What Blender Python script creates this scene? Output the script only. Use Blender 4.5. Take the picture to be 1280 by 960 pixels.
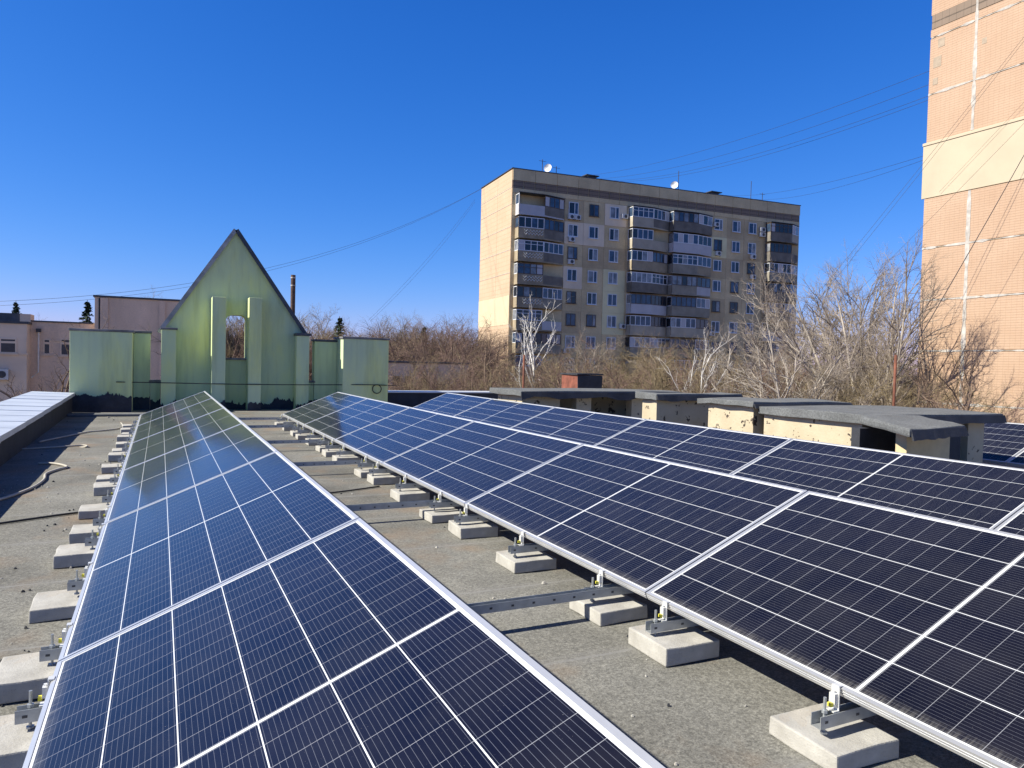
import bpy, bmesh, math, random
from mathutils import Vector, Matrix
R = math.radians
sc = bpy.context.scene
for o in list(bpy.data.objects): bpy.data.objects.remove(o)
col = sc.collection

# ------------------------------------------------------------------ camera, sky, sun, exposure
YAW, PITCH, ROLL, FPX = 0.4506, 0.0287, 0.0246, 910.1
cd = bpy.data.cameras.new('camera'); cam = bpy.data.objects.new('camera', cd); col.objects.link(cam)
cd.sensor_width = 36.0; cd.lens = 36.0 * FPX / 1280.0; cd.clip_start = 0.05; cd.clip_end = 4000
fwd = Vector((math.sin(YAW) * math.cos(PITCH), math.cos(YAW) * math.cos(PITCH), -math.sin(PITCH)))
rt0 = Vector((math.cos(YAW), -math.sin(YAW), 0)); up0 = rt0.cross(fwd)
rt = rt0 * math.cos(ROLL) + up0 * math.sin(ROLL); up = up0 * math.cos(ROLL) - rt0 * math.sin(ROLL)
m = Matrix((rt, up, -fwd)).transposed().to_4x4(); m.translation = Vector((0, 0, 1.35))
cam.matrix_world = m
sc.camera = cam

SUN_EL, SUN_AZ = R(40.5), R(-83.5)          # azimuth clockwise from +Y
w = bpy.data.worlds.new('World'); sc.world = w; w.use_nodes = True
nt = w.node_tree; nt.nodes.clear()
wo = nt.nodes.new('ShaderNodeOutputWorld'); bg = nt.nodes.new('ShaderNodeBackground')
sky = nt.nodes.new('ShaderNodeTexSky'); sky.sky_type = 'NISHITA'; sky.sun_disc = False
sky.sun_elevation = SUN_EL; sky.sun_rotation = SUN_AZ
sky.altitude = 100; sky.air_density = 0.9; sky.dust_density = 0.2; sky.ozone_density = 4.0
sp_ = nt.nodes.new('ShaderNodeSeparateColor'); cb_ = nt.nodes.new('ShaderNodeCombineColor'); nt.links.new(sky.outputs[0], sp_.inputs[0])
for ch, (gain, gam) in enumerate(((1.08, 1.84), (0.59, 1.03), (0.861, 0.73))):     # clear, deep blue winter air: curve per channel
    n1 = nt.nodes.new('ShaderNodeMath'); n1.operation = 'MULTIPLY'; n1.inputs[1].default_value = 0.1
    n2 = nt.nodes.new('ShaderNodeMath'); n2.operation = 'POWER'; n2.inputs[1].default_value = gam
    n3 = nt.nodes.new('ShaderNodeMath'); n3.operation = 'MULTIPLY'; n3.inputs[1].default_value = gain * 10
    nt.links.new(sp_.outputs[ch], n1.inputs[0]); nt.links.new(n1.outputs[0], n2.inputs[0]); nt.links.new(n2.outputs[0], n3.inputs[0]); nt.links.new(n3.outputs[0], cb_.inputs[ch])
# the sky deepens towards the zenith
tcw = nt.nodes.new('ShaderNodeTexCoord'); sz = nt.nodes.new('ShaderNodeSeparateXYZ'); nt.links.new(tcw.outputs['Generated'], sz.inputs[0])
mr = nt.nodes.new('ShaderNodeMapRange'); mr.interpolation_type = 'SMOOTHSTEP'
for i_, v_ in ((1, 0.40), (2, 0.88), (3, 1.0), (4, 0.34)): mr.inputs[i_].default_value = v_
nt.links.new(sz.outputs[2], mr.inputs[0])
vs = nt.nodes.new('ShaderNodeVectorMath'); vs.operation = 'SCALE'; nt.links.new(cb_.outputs[0], vs.inputs[0]); nt.links.new(mr.outputs[0], vs.inputs['Scale'])
nt.links.new(vs.outputs[0], bg.inputs[0])
bg.inputs[1].default_value = 0.10
nt.links.new(bg.outputs[0], wo.inputs[0])
sd = bpy.data.lights.new('sun', 'SUN'); sd.energy = 5.0; sd.angle = R(0.5); sd.color = (1.0, 0.95, 0.82)
sun = bpy.data.objects.new('sun', sd); col.objects.link(sun)
sdir = Vector((math.sin(SUN_AZ) * math.cos(SUN_EL), math.cos(SUN_AZ) * math.cos(SUN_EL), math.sin(SUN_EL)))
sun.rotation_euler = sdir.to_track_quat('Z', 'Y').to_euler(); sun.location = (0, 0, 60)
sc.view_settings.view_transform = 'Standard'; sc.view_settings.look = 'None'
sc.view_settings.exposure = 0.70; sc.view_settings.gamma = 1.0; sc.view_settings.use_curve_mapping = False

# ------------------------------------------------------------------ materials
def new_mat(name):
    mt = bpy.data.materials.new(name); mt.use_nodes = True
    n = mt.node_tree.nodes; p = n['Principled BSDF']
    return mt, mt.node_tree, p
def N(t, kind, **kw):
    n = t.nodes.new(kind)
    for k, v in kw.items(): setattr(n, k, v)
    return n
def math_n(t, op, a, b=None, c=None):
    n = N(t, 'ShaderNodeMath', operation=op)
    for i, x in enumerate((a, b, c)):
        if x is None: continue
        if hasattr(x, 'is_linked'): t.links.new(x, n.inputs[i])
        else: n.inputs[i].default_value = x
    return n.outputs[0]
def noise(t, scale, detail=4, vec=None, rough=0.6, stretch=None):
    tc = None
    if vec is None:
        tc = N(t, 'ShaderNodeTexCoord'); vec = tc.outputs['Object']
    if stretch:
        mp = N(t, 'ShaderNodeMapping'); mp.inputs['Scale'].default_value = stretch
        t.links.new(vec, mp.inputs['Vector']); vec = mp.outputs[0]
    n = N(t, 'ShaderNodeTexNoise'); n.inputs['Scale'].default_value = scale
    n.inputs['Detail'].default_value = detail; n.inputs['Roughness'].default_value = rough
    t.links.new(vec, n.inputs['Vector'])
    return n.outputs['Fac']
def ramp(t, fac, stops):
    r = N(t, 'ShaderNodeValToRGB'); t.links.new(fac, r.inputs[0])
    e = r.color_ramp.elements
    while len(e) < len(stops): e.new(0.5)
    for k, (p, c) in enumerate(stops):
        e[k].position = p; e[k].color = (c[0], c[1], c[2], 1) if len(c) == 3 else c
    return r.outputs[0]
def mix(t, fac, a, b):
    n = N(t, 'ShaderNodeMix', data_type='RGBA')
    for i, x in ((0, fac), (6, a), (7, b)):
        if hasattr(x, 'is_linked'): t.links.new(x, n.inputs[i])
        else: n.inputs[i].default_value = x if i == 0 else (x[0], x[1], x[2], 1)
    return n.outputs[2]
def bump(t, p, h, strength=0.3, dist=0.01):
    b = N(t, 'ShaderNodeBump'); b.inputs['Strength'].default_value = strength; b.inputs['Distance'].default_value = dist
    t.links.new(h, b.inputs['Height']); t.links.new(b.outputs[0], p.inputs['Normal'])
def simple(name, c, rough=0.7, var=0.15, scale=6.0, metal=0.0, fine=0.0, bmp=0.0, stretch=None):
    mt, t, p = new_mat(name)
    lo = [max(0, x * (1 - var)) for x in c]; hi = [min(1, x * (1 + var)) for x in c]
    f = noise(t, scale, 5, stretch=stretch)
    cc = ramp(t, f, [(0.3, lo), (0.7, hi)])
    if fine > 0:
        f2 = noise(t, scale * 25, 3)
        k = ramp(t, f2, [(0.3, (1 - fine,) * 3), (0.7, (1 + fine * .5,) * 3)])
        mm = N(t, 'ShaderNodeMix', data_type='RGBA', blend_type='MULTIPLY'); mm.inputs[0].default_value = 1
        t.links.new(cc, mm.inputs[6]); t.links.new(k, mm.inputs[7]); cc = mm.outputs[2]
        if bmp: bump(t, p, f2, bmp, 0.004)
    elif bmp: bump(t, p, f, bmp, 0.01)
    t.links.new(cc, p.inputs['Base Color'])
    p.inputs['Roughness'].default_value = rough; p.inputs['Metallic'].default_value = metal
    return mt

M = {}
M['galv'] = simple('galvanised_steel', (0.40, 0.42, 0.43), 0.42, 0.18, 14, metal=0.45)
M['alu'] = simple('aluminium_frame', (0.66, 0.66, 0.66), 0.36, 0.10, 3, metal=0.6)
M['zinc_clamp'] = simple('clamp_aluminium', (0.75, 0.75, 0.73), 0.4, 0.05, 4, metal=0.3)
M['yellow_clip'] = simple('yellow_plastic', (0.75, 0.68, 0.06), 0.5, 0.05, 4)
M['black'] = simple('black_rubber', (0.015, 0.015, 0.017), 0.6, 0.1, 4)
M['rope'] = simple('pale_cable', (0.45, 0.42, 0.36), 0.7, 0.1, 5)
M['wire'] = simple('overhead_cable', (0.03, 0.03, 0.035), 0.6, 0.05, 5)
M['bitumen'] = simple('bitumen_dark', (0.032, 0.034, 0.042), 0.75, 0.4, 4, fine=0.4, bmp=0.4)
M['felt'] = simple('grey_roofing_felt', (0.145, 0.15, 0.15), 0.9, 0.22, 2.2, fine=0.45, bmp=0.5)
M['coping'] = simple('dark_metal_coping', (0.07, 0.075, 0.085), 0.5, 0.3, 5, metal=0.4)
M['coping_grey'] = simple('weathered_coping', (0.17, 0.165, 0.165), 0.7, 0.5, 4)
M['rake_sunlit'] = simple('weathered_sheet_coping_sunlit', (0.30, 0.30, 0.30), 0.6, 0.45, 3)  # lighter than the right rake, painting sunlight into the left coping
M['dark_rust'] = simple('sooty_rusted_steel', (0.085, 0.05, 0.038), 0.8, 0.6, 5)
M['rust'] = simple('rusty_steel', (0.16, 0.055, 0.03), 0.8, 0.4, 9)
M['rust_brick'] = simple('red_brick_sheet', (0.20, 0.065, 0.04), 0.85, 0.4, 6)
M['white'] = simple('white_pvc', (0.72, 0.73, 0.74), 0.45, 0.06, 3)
M['plaster_white'] = simple('white_plaster', (0.7, 0.7, 0.66), 0.8, 0.1, 3)  # plain white, for the balcony lattice and the downpipe
M['ac_body'] = simple('ac_white', (0.6, 0.6, 0.58), 0.5, 0.1, 3)
M['wood_frame'] = simple('brown_painted_wood', (0.10, 0.07, 0.05), 0.6, 0.3, 3)
M['dark_metal'] = simple('dark_metal', (0.05, 0.05, 0.055), 0.5, 0.2, 5)
M['pink'] = None

def mat_concrete():
    mt, t, p = new_mat('concrete_block')
    f = noise(t, 9, 6); f2 = noise(t, 120, 3); f3 = noise(t, 3.0, 3)
    c = ramp(t, f, [(0.25, (0.31, 0.295, 0.27)), (0.75, (0.50, 0.485, 0.45))])
    c = mix(t, math_n(t, 'MULTIPLY', math_n(t, 'GREATER_THAN', f2, 0.66), 0.35), c, (0.16, 0.15, 0.14))
    c = mix(t, math_n(t, 'MULTIPLY', math_n(t, 'GREATER_THAN', f3, 0.60), 0.25), c, (0.40, 0.34, 0.27))
    t.links.new(c, p.inputs['Base Color']); p.inputs['Roughness'].default_value = 0.9
    bump(t, p, math_n(t, 'ADD', f2, f), 0.35, 0.006)
    return mt
M['bark_grey'] = simple('grey_brown_twigs', (0.272, 0.226, 0.183), 0.9, 0.3, 2.0)
M['concrete'] = mat_concrete()

def mat_roof():
    mt, t, p = new_mat('bitumen_roll_roofing')
    tc = N(t, 'ShaderNodeTexCoord'); v = tc.outputs['Object']
    sx = N(t, 'ShaderNodeSeparateXYZ'); t.links.new(v, sx.inputs[0])
    big = noise(t, 0.9, 5, v); mid = noise(t, 7, 5, v); fin = noise(t, 190, 2, v); gr = noise(t, 70, 3, v)
    c = ramp(t, big, [(0.30, (0.122, 0.117, 0.102)), (0.5, (0.190, 0.184, 0.162)), (0.72, (0.255, 0.248, 0.220))])
    k = ramp(t, gr, [(0.30, (0.58, 0.58, 0.58)), (0.68, (1.28, 1.28, 1.28))])
    mm = N(t, 'ShaderNodeMix', data_type='RGBA', blend_type='MULTIPLY'); mm.inputs[0].default_value = 1
    t.links.new(c, mm.inputs[6]); t.links.new(k, mm.inputs[7]); c = mm.outputs[2]
    k = ramp(t, fin, [(0.32, (0.6, 0.6, 0.6)), (0.68, (1.3, 1.3, 1.3))])
    mm = N(t, 'ShaderNodeMix', data_type='RGBA', blend_type='MULTIPLY'); mm.inputs[0].default_value = 1
    t.links.new(c, mm.inputs[6]); t.links.new(k, mm.inputs[7]); c = mm.outputs[2]
    # rust brown puddle stains
    st = noise(t, 1.3, 4, v, stretch=(1, 0.8, 1))
    c = mix(t, math_n(t, 'MULTIPLY', ramp(t, st, [(0.53, (0, 0, 0)), (0.70, (1, 1, 1))]), 0.6), c, (0.23, 0.155, 0.095))
    # roll seams across the roof every metre
    wob = math_n(t, 'MULTIPLY', math_n(t, 'SUBTRACT', mid, 0.5), 0.035)
    yy = math_n(t, 'ADD', sx.outputs[1], wob)
    fr = math_n(t, 'ABSOLUTE', math_n(t, 'SUBTRACT', math_n(t, 'FRACT', math_n(t, 'MULTIPLY', math_n(t, 'ADD', yy, 50.32), 1 / 1.03)), 0.5))
    seam = math_n(t, 'LESS_THAN', fr, 0.010)
    lap = math_n(t, 'LESS_THAN', fr, 0.055)
    c = mix(t, math_n(t, 'MULTIPLY', lap, 0.25), c, (0.20, 0.195, 0.185))
    c = mix(t, math_n(t, 'MULTIPLY', seam, math_n(t, 'MULTIPLY', mid, 1.1)), c, (0.24, 0.235, 0.225))
    t.links.new(c, p.inputs['Base Color']); p.inputs['Roughness'].default_value = 0.92
    hgt = math_n(t, 'ADD', math_n(t, 'MULTIPLY', fin, 0.25), math_n(t, 'ADD', math_n(t, 'MULTIPLY', lap, 0.6), math_n(t, 'ADD', math_n(t, 'MULTIPLY', big, 1.2), math_n(t, 'MULTIPLY', gr, 0.3))))
    bump(t, p, hgt, 0.6, 0.008)
    return mt
M['roof'] = mat_roof()

def mat_panel():
    mt, t, p = new_mat('solar_glass')
    tc = N(t, 'ShaderNodeTexCoord'); s = N(t, 'ShaderNodeSeparateXYZ'); t.links.new(tc.outputs['Object'], s.inputs[0])
    X = s.outputs[0]; Y = math_n(t, 'MULTIPLY', s.outputs[1], -1.0)
    cw, mx = 0.1813, 0.0231                        # column pitch, margin
    ch = 0.1010
    def line(coord, pitch, off, half):             # 1 inside a line at coord = off + k * pitch
        q = math_n(t, 'DIVIDE', math_n(t, 'SUBTRACT', coord, off), pitch)
        d = math_n(t, 'SUBTRACT', 0.5, math_n(t, 'ABSOLUTE', math_n(t, 'SUBTRACT', math_n(t, 'FRACT', math_n(t, 'ADD', q, 20.0)), 0.5)))
        return math_n(t, 'LESS_THAN', d, half / pitch)
    cl = line(X, cw, mx, 0.0017)
    edgx = math_n(t, 'GREATER_THAN', math_n(t, 'ABSOLUTE', math_n(t, 'SUBTRACT', X, 0.567)), 0.5445)
    # two halves of 12 half-cells
    Yc = math_n(t, 'ABSOLUTE', math_n(t, 'SUBTRACT', Y, 1.144))
    rl = line(Yc, ch, 0.0095, 0.0008)
    midgap = math_n(t, 'LESS_THAN', Yc, 0.0060)
    edgy = math_n(t, 'GREATER_THAN', Yc, 0.0095 + 11 * ch)
    wh = math_n(t, 'MAXIMUM', math_n(t, 'MAXIMUM', cl, edgx), math_n(t, 'MAXIMUM', midgap, edgy))
    bus = line(X, cw / 13, mx + cw / 26, 0.00045)
    rnd = N(t, 'ShaderNodeObjectInfo').outputs['Random']
    vadd = N(t, 'ShaderNodeVectorMath', operation='ADD'); t.links.new(tc.outputs['Object'], vadd.inputs[0])
    cmb = N(t, 'ShaderNodeCombineXYZ'); t.links.new(math_n(t, 'MULTIPLY', rnd, 40.0), cmb.inputs[1]); t.links.new(cmb.outputs[0], vadd.inputs[1])
    tone = noise(t, 2.0, 2, vadd.outputs[0])
    c = ramp(t, tone, [(0.3, (0.0035, 0.0040, 0.0105)), (0.7, (0.0065, 0.0065, 0.0150))])
    c = mix(t, math_n(t, 'MULTIPLY', bus, 0.30), c, (0.34, 0.36, 0.42))
    c = mix(t, math_n(t, 'MULTIPLY', rl, 0.55), c, (0.50, 0.51, 0.55))
    c = mix(t, wh, c, (0.66, 0.67, 0.68))
    # dust: film, specks, and streaks washed down to the low edge
    film = noise(t, 5, 6, vadd.outputs[0]); sp = noise(t, 260, 2, vadd.outputs[0]); clump = noise(t, 9, 3, vadd.outputs[0])
    lowv = N(t, 'ShaderNodeMapping'); lowv.inputs['Scale'].default_value = (9, 170, 1); t.links.new(vadd.outputs[0], lowv.inputs[0])
    streak = noise(t, 1.0, 4, lowv.outputs[0])
    low = ramp(t, X, [(0.0, (1, 1, 1)), (0.030, (0.35, 0.35, 0.35)), (0.065, (0, 0, 0))])
    dust = math_n(t, 'MULTIPLY', low, ramp(t, streak, [(0.36, (0, 0, 0)), (0.66, (1, 1, 1))]))
    dust = math_n(t, 'MULTIPLY', dust, 0.55)
    spk = math_n(t, 'MULTIPLY', math_n(t, 'GREATER_THAN', sp, 0.735), math_n(t, 'MULTIPLY', math_n(t, 'GREATER_THAN', clump, 0.47), 0.30))
    fl = math_n(t, 'MULTIPLY', ramp(t, film, [(0.35, (0, 0, 0)), (0.8, (1, 1, 1))]), 0.022)
    drop = math_n(t, 'MULTIPLY', math_n(t, 'GREATER_THAN', noise(t, 34, 1, vadd.outputs[0]), 0.865), 0.8)
    dust = math_n(t, 'ADD', math_n(t, 'MAXIMUM', math_n(t, 'MAXIMUM', dust, drop), spk), fl)
    c = mix(t, dust, c, (0.50, 0.47, 0.42))
    t.links.new(c, p.inputs['Base Color'])
    p.inputs['IOR'].default_value = 1.38
    p.inputs['Sheen Weight'].default_value = 0.05; p.inputs['Sheen Roughness'].default_value = 0.45; p.inputs['Sheen Tint'].default_value = (0.9, 0.86, 0.78, 1)
    rr = math_n(t, 'ADD', math_n(t, 'MULTIPLY', film, 0.10), math_n(t, 'MULTIPLY', dust, 0.5))
    t.links.new(math_n(t, 'ADD', rr, 0.055), p.inputs['Roughness'])
    wv = noise(t, 1.2, 1, vadd.outputs[0]); bump(t, p, wv, 0.06, 0.02)
    return mt
M['panel'] = mat_panel()

def mat_green():
    mt, t, p = new_mat('green_wall_paint')
    f = noise(t, 1.1, 5, stretch=(1, 1, 0.35)); f2 = noise(t, 2.2, 6, stretch=(2.2, 2.2, 0.25)); f3 = noise(t, 30, 4)
    c = ramp(t, f, [(0.3, (0.48, 0.58, 0.39)), (0.5, (0.58, 0.67, 0.37)), (0.66, (0.68, 0.73, 0.29))])
    c = mix(t, math_n(t, 'MULTIPLY', ramp(t, f2, [(0.48, (0, 0, 0)), (0.78, (1, 1, 1))]), 0.6), c, (0.31, 0.37, 0.20))
    c = mix(t, math_n(t, 'MULTIPLY', ramp(t, f3, [(0.5, (0, 0, 0)), (0.8, (1, 1, 1))]), 0.22), c, (0.58, 0.62, 0.48))
    t.links.new(c, p.inputs['Base Color']); p.inputs['Roughness'].default_value = 0.85
    bump(t, p, math_n(t, 'ADD', f3, math_n(t, 'MULTIPLY', f, 3.0)), 0.25, 0.01)
    return mt
M['green'] = mat_green()

def mat_peel():
    mt, t, p = new_mat('peeling_yellow_plaster')
    f = noise(t, 3, 5); f2 = noise(t, 6.5, 4); f3 = noise(t, 25, 4)
    c = ramp(t, f, [(0.3, (0.46, 0.38, 0.25)), (0.7, (0.58, 0.50, 0.35))])
    c = mix(t, math_n(t, 'MULTIPLY', f3, 0.35), c, (0.45, 0.37, 0.26))
    c = mix(t, math_n(t, 'GREATER_THAN', math_n(t, 'ADD', f2, math_n(t, 'MULTIPLY', math_n(t, 'SUBTRACT', f3, 0.5), 0.55)), 0.645), c, (0.06, 0.045, 0.035))
    t.links.new(c, p.inputs['Base Color']); p.inputs['Roughness'].default_value = 0.9
    bump(t, p, f3, 0.4, 0.01)
    return mt
M['peel'] = mat_peel()
M['pink'] = simple('pink_render', (0.758, 0.573, 0.419), 0.9, 0.16, 0.5, fine=0.12, stretch=(1, 1, 0.5))
M['pink_pale'] = simple('pale_pink_render', (0.765, 0.605, 0.450), 0.9, 0.12, 0.5)

def mat_tile(name, a, b, line, rows, cols_):
    mt, t, p = new_mat(name)
    tc = N(t, 'ShaderNodeTexCoord'); s = N(t, 'ShaderNodeSeparateXYZ'); t.links.new(tc.outputs['Object'], s.inputs[0])
    f = noise(t, 0.35, 5, tc.outputs['Object']); f2 = noise(t, 4, 4, tc.outputs['Object'])
    c = ramp(t, f, [(0.3, a), (0.7, b)])
    c = mix(t, math_n(t, 'MULTIPLY', f2, 0.25), c, tuple(x * 0.8 for x in a))
    hl = math_n(t, 'LESS_THAN', math_n(t, 'FRACT', math_n(t, 'MULTIPLY', math_n(t, 'ADD', s.outputs[2], 60), rows)), 0.16)
    vl = math_n(t, 'LESS_THAN', math_n(t, 'FRACT', math_n(t, 'MULTIPLY', math_n(t, 'ADD', math_n(t, 'ADD', s.outputs[0], s.outputs[1]), 200), cols_)), 0.07)
    c = mix(t, math_n(t, 'MULTIPLY', hl, math_n(t, 'ADD', math_n(t, 'MULTIPLY', f2, 0.8), 0.25)), c, line)
    c = mix(t, math_n(t, 'MULTIPLY', vl, 0.35), c, line)
    t.links.new(c, p.inputs['Base Color']); p.inputs['Roughness'].default_value = 0.85
    bump(t, p, math_n(t, 'ADD', math_n(t, 'MULTIPLY', hl, -1.0), f2), 0.4, 0.01)
    return mt
M['tile'] = mat_tile('peach_tile_cladding', (0.44, 0.295, 0.195), (0.51, 0.36, 0.25), (0.28, 0.17, 0.11), 8.0, 4.0)
M['endwall'] = mat_tile('buff_tile_cladding', (0.52, 0.365, 0.235), (0.58, 0.43, 0.29), (0.46, 0.32, 0.20), 1.8, 1.0)
M['band'] = simple('cream_render', (0.50, 0.42, 0.30), 0.85, 0.07, 0.6)
M['cream_bright'] = simple('pale_cream_render', (0.60, 0.49, 0.32), 0.85, 0.06, 0.6)
M['joint'] = simple('white_joint_filler', (0.44, 0.41, 0.37), 0.85, 0.3, 3)
M['patch'] = simple('grey_cement_patch', (0.36, 0.29, 0.215), 0.9, 0.2, 3)
M['fret'] = mat_tile('brown_fretted_frieze', (0.20, 0.15, 0.11), (0.27, 0.2, 0.15), (0.05, 0.04, 0.03), 2.2, 2.6)
M['tan'] = simple('tan_concrete_panel', (0.642, 0.510, 0.299), 0.9, 0.2, 0.35, fine=0.12)
M['tan_b'] = simple('brown_concrete_panel', (0.540, 0.421, 0.251), 0.9, 0.2, 0.35, fine=0.12)
M['tan_c'] = simple('pinkish_insulated_panel', (0.794, 0.657, 0.481), 0.9, 0.12, 0.4)
M['tan_d'] = simple('yellowish_insulated_panel', (0.757, 0.682, 0.408), 0.9, 0.12, 0.4)
M['grey_par'] = simple('grey_balcony_panel', (0.286, 0.258, 0.202), 0.85, 0.25, 0.8)
M['dark_par'] = simple('dark_balcony_panel', (0.176, 0.158, 0.131), 0.85, 0.3, 0.8)
M['brown_par'] = simple('brown_balcony_panel', (0.336, 0.273, 0.181), 0.85, 0.25, 0.8)
M['white_par'] = simple('white_balcony_panel', (0.50, 0.49, 0.50), 0.7, 0.1, 0.8)
M['cream_par'] = simple('cream_balcony_panel', (0.42, 0.37, 0.28), 0.8, 0.15, 0.8)
def glass(name, c, rough=0.12):
    mt, t, p = new_mat(name); f = noise(t, 1.3, 2)
    cc = ramp(t, f, [(0.35, [x * 0.6 for x in c]), (0.65, [x * 1.3 for x in c])])
    t.links.new(cc, p.inputs['Base Color']); p.inputs['Roughness'].default_value = rough; p.inputs['IOR'].default_value = 1.5
    return mt
M['glass_dark'] = glass('dark_window_glass', (0.02, 0.025, 0.035))
M['glass_blue'] = glass('bluish_window_glass', (0.045, 0.075, 0.13))
M['glass_curtain'] = glass('curtained_window_glass', (0.22, 0.23, 0.25))
M['metal_cap'] = simple('pale_sheet_metal', (0.62, 0.65, 0.68), 0.42, 0.12, 1.2, metal=0.25, stretch=(1, 3, 1))
M['ground'] = simple('winter_ground', (0.13, 0.105, 0.07), 0.95, 0.35, 0.15, fine=0.3)
M['bark_pale'] = simple('pale_bark', (0.405, 0.354, 0.294), 0.9, 0.3, 2.5)
M['bark_brown'] = simple('brown_bark', (0.175, 0.12, 0.085), 0.9, 0.3, 2.5)
M['bark_ochre'] = simple('ochre_twigs', (0.211, 0.163, 0.092), 0.9, 0.35, 0.9)
M['bark_red'] = simple('reddish_twigs', (0.169, 0.108, 0.084), 0.9, 0.3, 0.9)
M['bark_birch'] = simple('birch_bark', (0.62, 0.59, 0.55), 0.85, 0.25, 3.0)
M['needles'] = simple('conifer_needles', (0.022, 0.045, 0.022), 0.9, 0.4, 1.0)

# ------------------------------------------------------------------ mesh helpers
class MB:
    def __init__(s): s.v = []; s.f = []; s.mi = []
    def face(s, pts, mi=0):
        b = len(s.v); s.v += [tuple(p) for p in pts]; s.f.append(tuple(range(b, b + len(pts)))); s.mi.append(mi)
    def box(s, x0, x1, y0, y1, z0, z1, mi=0):
        b = len(s.v)
        s.v += [(x0, y0, z0), (x1, y0, z0), (x1, y1, z0), (x0, y1, z0), (x0, y0, z1), (x1, y0, z1), (x1, y1, z1), (x0, y1, z1)]
        for f in ((0, 3, 2, 1), (4, 5, 6, 7), (0, 1, 5, 4), (1, 2, 6, 5), (2, 3, 7, 6), (3, 0, 4, 7)):
            s.f.append(tuple(b + i for i in f)); s.mi.append(mi)
        return s
    def prism(s, base, dvec, mi=0):               # polygon (ccw seen from the -dvec side is irrelevant), extruded by dvec
        b = len(s.v); n = len(base); d = Vector(dvec)
        s.v += [tuple(p) for p in base] + [tuple(Vector(p) + d) for p in base]
        s.f.append(tuple(b + i for i in range(n))[::-1]); s.mi.append(mi)
        s.f.append(tuple(b + n + i for i in range(n))); s.mi.append(mi)
        for i in range(n):
            j = (i + 1) % n
            s.f.append((b + i, b + j, b + n + j, b + n + i)); s.mi.append(mi)
        return s
    def tube(s, pts, rads, sides=6, mi=0, cap=True):
        pts = [Vector(p) for p in pts]
        if not hasattr(rads, '__len__'): rads = [rads] * len(pts)
        rings = []
        for i, p in enumerate(pts):
            d = (pts[min(i + 1, len(pts) - 1)] - pts[max(i - 1, 0)])
            d = d.normalized() if d.length > 1e-9 else Vector((0, 0, 1))
            a = d.cross(Vector((0.31, 0.17, 0.93)) if abs(d.z) < 0.95 else Vector((1, 0.1, 0))).normalized(); c = d.cross(a)
            b = len(s.v)
            for k in range(sides):
                t = 2 * math.pi * k / sides
                q = p + (a * math.cos(t) + c * math.sin(t)) * rads[i]; s.v.append((q.x, q.y, q.z))
            rings.append(b)
        for i in range(len(rings) - 1):
            for k in range(sides):
                l = (k + 1) % sides
                s.f.append((rings[i] + k, rings[i] + l, rings[i + 1] + l, rings[i + 1] + k)); s.mi.append(mi)
        if cap:
            s.f.append(tuple(rings[0] + k for k in range(sides))[::-1]); s.mi.append(mi)
            s.f.append(tuple(rings[-1] + k for k in range(sides))); s.mi.append(mi)
        return s
    def build(s, name, mats, parent=None, bevel=0, fix=False, smooth=False, segs=2):
        me = bpy.data.meshes.new(name); me.from_pydata(s.v, [], s.f)
        if not isinstance(mats, (list, tuple)): mats = [mats]
        for x in mats: me.materials.append(x)
        me.polygons.foreach_set('material_index', s.mi)
        if fix or bevel:
            bm = bmesh.new(); bm.from_mesh(me)
            bmesh.ops.recalc_face_normals(bm, faces=bm.faces)
            if bevel: bmesh.ops.bevel(bm, geom=list(bm.edges), offset=bevel, segments=segs, affect='EDGES', profile=0.6)
            bm.to_mesh(me); bm.free()
        if smooth: me.polygons.foreach_set('use_smooth', [True] * len(me.polygons))
        me.update()
        o = bpy.data.objects.new(name, me); col.objects.link(o)
        if parent is not None: o.parent = parent
        return o
def tag(o, label=None, cat=None, group=None, kind=None):
    if label: o['label'] = label
    if cat: o['category'] = cat
    if group: o['group'] = group
    if kind: o['kind'] = kind
    return o
def empty(name, loc=(0, 0, 0), rot=(0, 0, 0)):
    o = bpy.data.objects.new(name, None); col.objects.link(o); o.location = loc; o.rotation_euler = rot
    o.empty_display_size = 0.2
    return o
def copy_tree(o, parent=None):
    c = o.copy(); col.objects.link(c)
    if parent is not None: c.parent = parent
    for ch in list(o.children): copy_tree(ch, c)
    return c
def wobble(o, amp, scale=3.0, seed=0, sub=0, keep_bottom=None):
    from mathutils import noise as mn
    me = o.data; bm = bmesh.new(); bm.from_mesh(me)
    if sub: bmesh.ops.subdivide_edges(bm, edges=list(bm.edges), cuts=sub, use_grid_fill=True)
    for v in bm.verts:
        if keep_bottom is not None and v.co.z < keep_bottom: continue
        n = mn.noise_vector(v.co * scale + Vector((seed * 7.3, seed * 3.1, seed)))
        v.co += n * amp
    bm.to_mesh(me); bm.free(); me.update()
    return o
ORD = ['first', 'second', 'third', 'fourth', 'fifth', 'sixth', 'seventh', 'eighth', 'ninth', 'tenth', 'eleventh', 'twelfth', 'thirteenth',
       'fourteenth', 'fifteenth', 'sixteenth', 'seventeenth', 'eighteenth', 'nineteenth', 'twentieth']

# ------------------------------------------------------------------ setting: ground, roof
GZ = -4.5; RZ = 0.05                            # ground level, roof level
g = MB(); g.face([(-900, -300, GZ), (1200, -300, GZ), (1200, 1800, GZ), (-900, 1800, GZ)])
tag(g.build('ground', M['ground']), kind='structure')

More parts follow.
